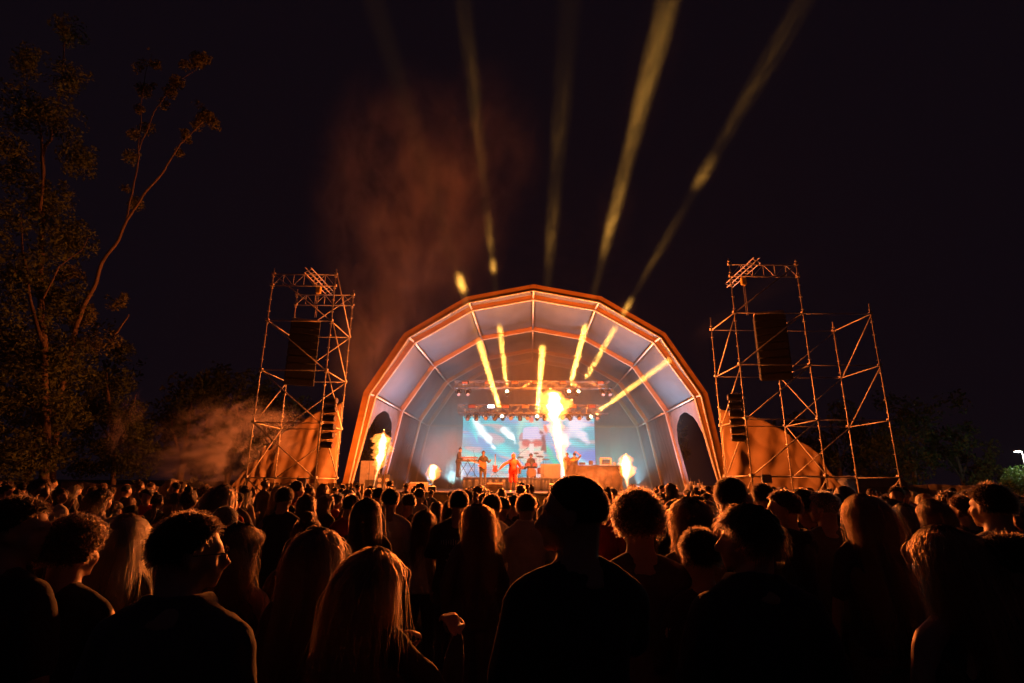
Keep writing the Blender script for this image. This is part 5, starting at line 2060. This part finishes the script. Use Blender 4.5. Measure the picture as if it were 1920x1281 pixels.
puff(425, 828, 23.6, 150, 95, 3.4, 'orange-lit smoke drifting left from the left scaffold tower', 2.0, .50, .75, -12)
puff(350, 862, 24.5, 130, 45, 1.6, 'low smoke spreading left along the netting fence', 2.2, .46, .74, 0)
puff(232, 800, 24, 42, 85, 1.8, 'thin column of smoke between the trees and the drifting smoke', 1.6, .5, .75, 8)
puff(770, 400, 26, 230, 400, .12, 'reddish smoke rising into the night above the canopy left side', 3.4, .40, .72, -8, 5.0)
puff(880, 330, 26, 190, 330, .08, 'faint reddish smoke high above the crown of the canopy', 2.6, .42, .72, 10, 4.0)
puff(1060, 480, 28, 230, 130, .10, 'thin smoke hanging above the crown of the canopy', 1.8, .42, .75, 0, 3.0)


def wisp(bi, px, py, length, rad, dens, ns=2.0, lo=.38, hi=.62):
    """a shred of smoke hanging where beam bi passes behind that pixel"""
    p, d = BEAMS[bi]
    o0, r = Vector((0, 0, CAM_Z)), ray(px, py)
    n_ = d.cross(r)
    t = (o0 - p).cross(r).dot(n_) / n_.length_squared
    c = p + d * t
    key = 'wisp_%d_%d' % (px, py)
    o = MB().sphere((0, 0, 0), 1.0, 16, 10).build('smoke', volume(key, (1, .97, .9), dens, 0., noise_scale=ns, lo=lo, hi=hi), outward=True)
    o.location = c
    o.rotation_euler = d.to_track_quat('Z', 'Y').to_euler()
    o.scale = (rad, rad, length)
    tag(o, 'shred of smoke lit by a yellow beam ' + {0: 'at the upper left edge of the canopy', 1: 'right above the crown of the canopy', 2: 'low at the right of the canopy', 3: 'left of the crown, high in the sky', 4: 'high right of the crown', 5: 'far up to the right'}[bi], 'smoke', 'smoke shreds in the beams', kind='stuff')


wisp(0, 866, 531, .75, .6, 0.0330, 1.2, .25, .5)
wisp(3, 915, 440, 1.6, .7, 0.0050, 2.0)
wisp(3, 921, 500, .55, .6, 0.0160, 1.5, .3, .5)
wisp(3, 888, 200, 4.5, .9, 0.0032, 3.0, .45, .62)
wisp(1, 1036, 430, 2.6, .9, 0.0022, 2.4, .42, .6)
wisp(1, 1050, 230, 2.6, .9, 0.0011, 2.4, .45, .6)
wisp(4, 1160, 400, 3.0, 1.0, 0.0083, 2.6, .42, .6)
wisp(4, 1225, 130, 4.5, 1.1, 0.0090, 2.6, .42, .6)
wisp(5, 1180, 580, .8, .6, 0.0144, 1.2, .25, .5)
wisp(5, 1322, 325, 1.0, .7, 0.0096, 1.5)
wisp(5, 1430, 130, 4.0, 1.1, 0.0026, 2.8, .45, .62)
wisp(5, 1240, 470, 2.6, .8, 0.0020, 2.6, .42, .6)
wisp(2, 1340, 615, 1.6, .8, 0.0110, 2.0)
wisp(2, 1450, 535, 3.0, .9, 0.0066, 2.0)
puff(990, 690, 33.5, 190, 85, .20, 'bright smoke hanging over the trusses at the back of the canopy', 1.8, .36, .66, 0, 2.5)
puff(838, 850, 33.0, 75, 60, .65, 'pale fog on the stage left of the keyboard player', 1.6, .36, .7)
puff(1120, 893, 27.0, 62, 30, .35, 'orange-lit smoke rolling in front of the draped table', 2.2, .42, .7)
puff(705, 640, 26.5, 110, 180, .28, 'thin reddish smoke rising beside the left shoulder of the canopy', 1.6, .4, .7)
# ---------------------------------------------------------------- the crowd
CROWD = 'people in the concert crowd'
placed = []


def near(px, py, Y, label, build=1.0, arms=('down', 'down'), yaw=0, rz=0, top='tee', topc='black', female=False, hair='short', hairc='brown', skin='light', ns=3000, tilt=0, seed=None, hood=False, voxel=.013, length=None, legc='charcoal', shoec='black', rad=.0008, hands=True):
    """px, py: photograph pixel of the top of the head, Y metres away"""
    p = at(px, py, Y)
    add = {'curly': .045, 'long': .014, 'wavy': .020, 'fringe': .018, 'short': .014, 'buzz': .004, 'bun': .05, 'pony': .014, 'none': .0}[hair] + (.02 if hood else 0)
    H = p.z - add
    seed = seed or len(placed) + 1
    pm = person_meshes(H, build, arms, yaw, tilt, top, 'stand', voxel, 0, seed, female, hood, hands)
    o = make_person(pm, label, 'person', (p.x, p.y, 0), R(rz), skin, topc, legc, shoec, hair, hairc, ns, rad, CROWD, seed, True, length=length)
    placed.append((p.x, p.y))
    return o, pm


# nearest rows, from left to right
near(44, 932, 2.2, 'short-haired person cut by the left edge, ear lit orange', yaw=-60, hair='short', hairc='black', topc='black', build=1.05, rz=-10)
near(150, 962, 2.35, 'curly-haired person near the left edge in a dark top', hair='curly', hairc='brown', topc='black', build=1.05, yaw=-10, length=.05)
near(240, 963, 2.9, 'person with straight blond hair shining orange, left of the man with glasses', female=True, hair='long', hairc='blond', topc='charcoal', yaw=10)
near(284, 986, 3.3, 'person with long strawberry hair right of the straight blond one', female=True, hair='long', hairc='auburn', topc='black')
_, pm = near(364, 962, 1.85, 'man with short dark hair and glasses turned right, shoulder lit orange', yaw=-48, hair='short', hairc='black', topc='charcoal', build=1.15, rz=-8, top='jacket')
o = _
gl = MB()
for s in (-1, 1):
    pts = [Vector((s * .034 + .026 * math.cos(a), .102, .004 + .020 * math.sin(a))) for a in [i * math.pi / 7 for i in range(15)]]
    gl.path(pts, .0018, 5, caps=False)
    gl.path([(s * .060, .100, .006), (s * .078, .06, .006), (s * .080, -.005, .004)], .0018, 5)
gl.path([(-.009, .104, .006), (.009, .104, .006)], .0018, 5)
go = gl.build('glasses', M_black, o)
go.matrix_local = pm['head']
near(424, 951, 3.7, 'nearly bald person in grey between the man with glasses and the tower', hair='buzz', hairc='grey', topc='grey', ns=1500)
near(454, 981, 2.8, 'woman with wavy brown hair and bare lit shoulder right of the man with glasses', female=True, hair='wavy', hairc='brown', top='tank', yaw=-20)
near(581, 958, 3.2, 'person with a bun above the long straight hair in front', female=True, hair='bun', hairc='brown', topc='brown', top='hoodie')
near(602, 989, 2.65, 'woman with long smooth dark hair edged in orange, left of centre', female=True, hair='long', hairc='brown', topc='brown', top='long', yaw=-8, ns=4500)
near(708, 1026, 2.2, 'nearest woman, long hair rim-lit orange, hands held up together', female=True, hair='long', hairc='auburn', topc='black', arms=('snap', 'clasp'), voxel=.008, ns=6000, length=.52, yaw=-6, build=.95, top='long', rz=-25)
near(690, 934, 4.7, 'dark figure with straight black hair in a black jacket, left of the pale shirts', female=True, hair='long', hairc='black', topc='black', top='jacket', length=.34)
near(733, 916, 5.9, 'man in a pale grey shirt with rim-lit shoulders right of the black jacket', hair='short', hairc='black', topc='cream', top='long', build=1.05)
near(535, 914, 6.2, 'tall short-haired man in black below the left scaffold tower', hair='short', hairc='black', topc='black')
near(796, 956, 5.9, 'small woman in a light puffy jacket, phone arm bent', female=True, hair='wavy', hairc='black', topc='cream', top='jacket', arms=('clasp', 'phone'))
o, pm = near(861, 920, 5.4, 'man in a black tee with a pale back print, left of the long-haired woman', hair='short', hairc='black', topc='black', build=1.15)
k = pm['k']
m = MB()
g_ = random.Random(5)
for i in range(13):
    m.box((-.13 * k + i * .0215 * k, -.148 * k, 1.29 * k), (.008, .003, .035 + .01 * (i % 3)))
for i in range(46):
    a, r = g_.uniform(0, 6.28), g_.uniform(.01, .11)
    m.box((r * math.cos(a), -.150 * k, (1.13 + .9 * r * math.sin(a)) * k), (g_.uniform(.01, .05), .003, g_.uniform(.006, .02)), rot=Matrix.Rotation(g_.uniform(-1, 1), 4, 'Y'))
tag(m.build('back_print', pbr('white_print', (.55, .55, .55), .7, var=.2), o), kind='stuff')
near(895, 944, 4.6, 'long-haired woman whose wavy hair glows orange on its right side', female=True, hair='wavy', hairc='auburn', topc='charcoal', top='long', ns=4000, length=.58, rz=12)
near(922, 927, 5.5, 'man in a long white shirt just right of the glowing wavy hair', hair='short', hairc='black', topc='white', top='tee')
near(988, 926, 5.2, 'man in a loose cream shirt leaning left of the tallest near head', hair='short', hairc='brown', topc='cream', top='jacket', yaw=-30, rz=10, arms=('relaxed', 'clasp'))
near(660, 928, 6.3, 'person with a red scarf collar behind the dark straight-haired figure', hair='short', hairc='black', topc='red')
near(1074, 895, 1.92, 'tallest near man with a shaved head and profile turned left, right of centre', yaw=62, hair='buzz', hairc='black', topc='black', build=1.0, arms=('phone', 'down'), ns=5000, rad=.0005, rz=14, voxel=.009)
near(1193, 917, 2.65, 'curly-haired man with reddish back of the head, right of the shaved head', hair='curly', hairc='brown', topc='charcoal', build=1.1, yaw=8, length=.06)
near(1291, 933, 3.2, 'woman with long curls glowing orange at the left, right of the curly man', female=True, hair='wavy', hairc='auburn', topc='charcoal', length=.36)
near(1309, 991, 2.55, 'person with a smooth dark head low beside the profile man', hair='short', hairc='black', topc='black', female=True, yaw=6)
near(1398, 947, 2.2, 'man with a dark quiff in sharp left profile at right of centre', yaw=66, hair='fringe', hairc='black', topc='navy', build=1.08, ns=4500, voxel=.009, top='jacket')
near(1371, 896, 3.7, 'very tall man with dark hair turned right behind the profile man', yaw=-35, hair='short', hairc='black', topc='black', build=1.1, skin='tan', rz=-15)
near(1466, 920, 4.0, 'man in a navy hoodie with pale cords, face turned left', yaw=45, rz=25, hair='short', hairc='brown', topc='navy', top='hoodie', build=1.1, arms=('phone', 'relaxed'), skin='tan')
near(1428, 907, 5.4, 'man with dark hair behind the navy hoodie, below the lamp column', hair='short', hairc='black', topc='charcoal')
near(1502, 917, 4.6, 'dark-haired person with a red collar right of the navy hoodie', hair='short', hairc='black', topc='charcoal')
near(1541, 922, 4.4, 'older grey-haired person with orange-lit left cheek below the tower', yaw=40, hair='short', hairc='grey', topc='charcoal')
near(1612, 926, 3.6, 'woman with very long dark hair, left strands glowing orange', female=True, hair='long', hairc='auburn', topc='black', ns=4500, length=.56)
near(1692, 944, 4.4, 'woman with smooth blond hair lit down the left side', female=True, hair='long', hairc='blond', topc='charcoal')
near(1744, 936, 4.1, 'person with round dark hair between the blond and the big pale shirt', female=True, hair='long', hairc='brown', topc='black', length=.2)
near(1800, 930, 4.9, 'person with reddish short hair below the right fence', hair='short', hairc='auburn', topc='charcoal', yaw=30)
near(1851, 907, 3.3, 'broad man in a pale grey tee whose left ear and neck glow orange', hair='short', hairc='black', topc='grey', build=1.3, yaw=15)
near(1760, 985, 2.0, 'near woman with long straight auburn hair and a bare lit shoulder', female=True, hair='long', hairc='auburn', topc='black', top='tank', ns=5500, length=.42, rz=12)
near(1882, 1002, 1.9, 'near person at the right edge with a rim-lit brow, turned left', yaw=58, hair='short', hairc='black', topc='black', voxel=.010)

# shared figures for the rows further off
KIND = []
spec = [('short', 'black', 0, 'tee', ('down', 'down'), False, 0), ('short', 'brown', 25, 'hoodie', ('relaxed', 'down'), False, 0), ('curly', 'brown', 0, 'tee', ('down', 'down'), False, 0),
        ('long', 'brown', -15, 'long', ('down', 'phone'), True, 0), ('long', 'blond', 10, 'tee', ('relaxed', 'relaxed'), True, 0), ('wavy', 'black', 0, 'jacket', ('down', 'down'), True, 0),
        ('short', 'black', -40, 'jacket', ('forward', 'down'), False, 0), ('bun', 'brown', 0, 'long', ('down', 'down'), True, 0), ('buzz', 'black', 15, 'tee', ('down', 'down'), False, 0),
        ('short', 'black', 55, 'long', ('clasp', 'down'), False, 0), ('pony', 'brown', -30, 'tee', ('down', 'down'), True, 0), ('fringe', 'brown', -70, 'tee', ('down', 'relaxed'), False, 0)]
HW = {'short': 'short-haired', 'curly': 'curly-haired', 'long': 'long-haired', 'wavy': 'wavy-haired', 'bun': 'person with a bun', 'buzz': 'close-cropped', 'pony': 'ponytailed', 'fringe': 'fringed'}
protos = []
for i, (h, hc_, yw, tp, ar, fe, _) in enumerate(spec):
    pm = person_meshes(1.70, 1.0 if i % 3 else 1.1, ar, yw, 0, tp, 'stand', .020, 0, 50 + i, fe, False, i % 2 == 0)
    o = make_person(pm, 'x', 'person', (0, 0, 0), 0, ('light', 'tan', 'light', 'dark')[i % 4] if i != 4 else 'light', 'black', 'charcoal', 'black', h, hc_, 420 if h not in ('long', 'wavy') else 800, .0022, CROWD, i, False)
    protos.append((o, h, hc_, yw))


def zone(px):
    Z = [(110, 'under the tall tree at the left edge'), (300, 'in front of the netting fence'), (455, 'below the drifting orange smoke'), (560, 'below the outer post of the left tower'), (650, 'below the inner post of the left tower'), (760, 'in front of the ragged left flame'), (860, 'in front of the small round flame'), (935, 'below the guitarist'), (1010, 'below the singer'), (1140, 'behind the tallest near head'), (1230, 'below the upright right flame'), (1350, 'in front of the right canopy legs'), (1480, 'below the right lamp column'), (1600, 'below the middle of the right tower'), (1710, 'below the outer bay of the right tower'), (1830, 'in front of the low right fence'), (3000, 'near the street lamp edge')]
    for lim, w in Z:
        if px < lim:
            return w


used = set()
rr_ = random.Random(21)
hpc = {'short': 'short', 'curly': 'curly', 'long': 'long', 'wavy': 'wavy', 'bun': 'pinned-up', 'buzz': 'cropped', 'pony': 'tied-back', 'fringe': 'fringed'}
cols = ['black'] * 7 + ['charcoal'] * 5 + ['navy'] * 2 + ['grey', 'brown', 'red', 'cream', 'green', 'denim', 'white']
nplaced = 0
first_use = [True] * len(protos)
rows = [(6.9, .80), (7.7, .78), (8.6, .76), (9.6, .76), (10.8, .78), (12.1, .80), (13.6, .84), (15.2, .90), (17.0, .98), (18.9, 1.1)]
extra = [(5.2, 1.6), (6.1, 1.0), (4.3, 2.2)]
count = 0
for ri, (Y, sp_) in enumerate(extra + rows):
    half = Y * 1.0
    n = int(2 * half / sp_)
    for j in range(n):
        x = -half + (j + .5 + rr_.uniform(-.36, .36)) * 2 * half / n
        y = Y + rr_.uniform(-.38, .38)
        if any((x - a) ** 2 + (y - b) ** 2 < (.52 if y < 7 else .42) ** 2 for a, b in placed):
            continue
        pxx = 960 + x / (y * .966) * 984 * .985
        if y < 6.5:
            # leave the sight lines to the figures placed by hand
            if any(abs(pxx - (960 + a / (b * .966) * 984)) < 30 and b > y for a, b in placed if b < 6.6):
                continue
        H = min(1.93, max(1.50, rr_.gauss(1.70, .085)))
        if y > 12:
            H = min(H + .03, 1.90)
        k = rr_.randrange(len(protos))
        src, h, hc_, yw = protos[k]
        topc = rr_.choice(cols)
        if y < 5.8:
            topc = rr_.choice(['black', 'charcoal', 'navy', 'brown'])
        o = src if first_use[k] else copy_tree(src)
        first_use[k] = False
        o.location = (x, y, 0)
        s = H / 1.70
        o.scale = (s * rr_.uniform(.95, 1.08), s * rr_.uniform(.95, 1.08), s)
        turn = rr_.gauss(0, 16) if rr_.random() < .86 else rr_.choice((-80, 80, 120, -130))
        if pxx > 1560 and y > 6 and rr_.random() < .4:
            turn = 100 + rr_.uniform(-25, 25)
        aim = math.degrees(math.atan2(-(1.1 - x), 27 - y))
        o.rotation_euler = (0, 0, R(turn + aim))
        for c in o.children:
            if c.name.startswith('top'):
                c.material_slots[0].link = 'OBJECT'
                c.material_slots[0].material = cmat(topc)
        rowd = 'in the front rows' if y > 15 else ('in the middle rows' if y > 9.5 else 'in the nearer rows')
        facing = '' if abs(turn) < 45 else (' facing sideways' if abs(turn) < 100 else ' turned round')
        tl_ = {'tee': 'tee', 'hoodie': 'hoodie', 'long': 'shirt', 'jacket': 'jacket'}[spec[k][3]]
        lab = '%s %s-haired person in a %s %s %s' % (hpc[h], hc_, topc, tl_, zone(pxx))
        lab = lab.replace('cropped black-haired', 'cropped-haired')
        lab2 = lab + facing
        if len(lab2.split()) > 14:
            lab2 = lab2.replace('-haired person in a', '-haired,')
        if lab2 in used:
            lab2 = lab2 + ', ' + {'in the front rows': 'distant', 'in the middle rows': 'halfway', 'in the nearer rows': 'nearer'}[rowd]
        used.add(lab2)
        o['label'] = lab2
        o['group'] = CROWD
        placed.append((x, y))
        nplaced += 1
print('crowd', nplaced, 'near', len(placed) - nplaced)
for i, f in enumerate(first_use):
    if f:
        for c in list(protos[i][0].children_recursive):
            bpy.data.objects.remove(c)
        bpy.data.objects.remove(protos[i][0])

bpy.data.scenes.remove(SCRATCH)
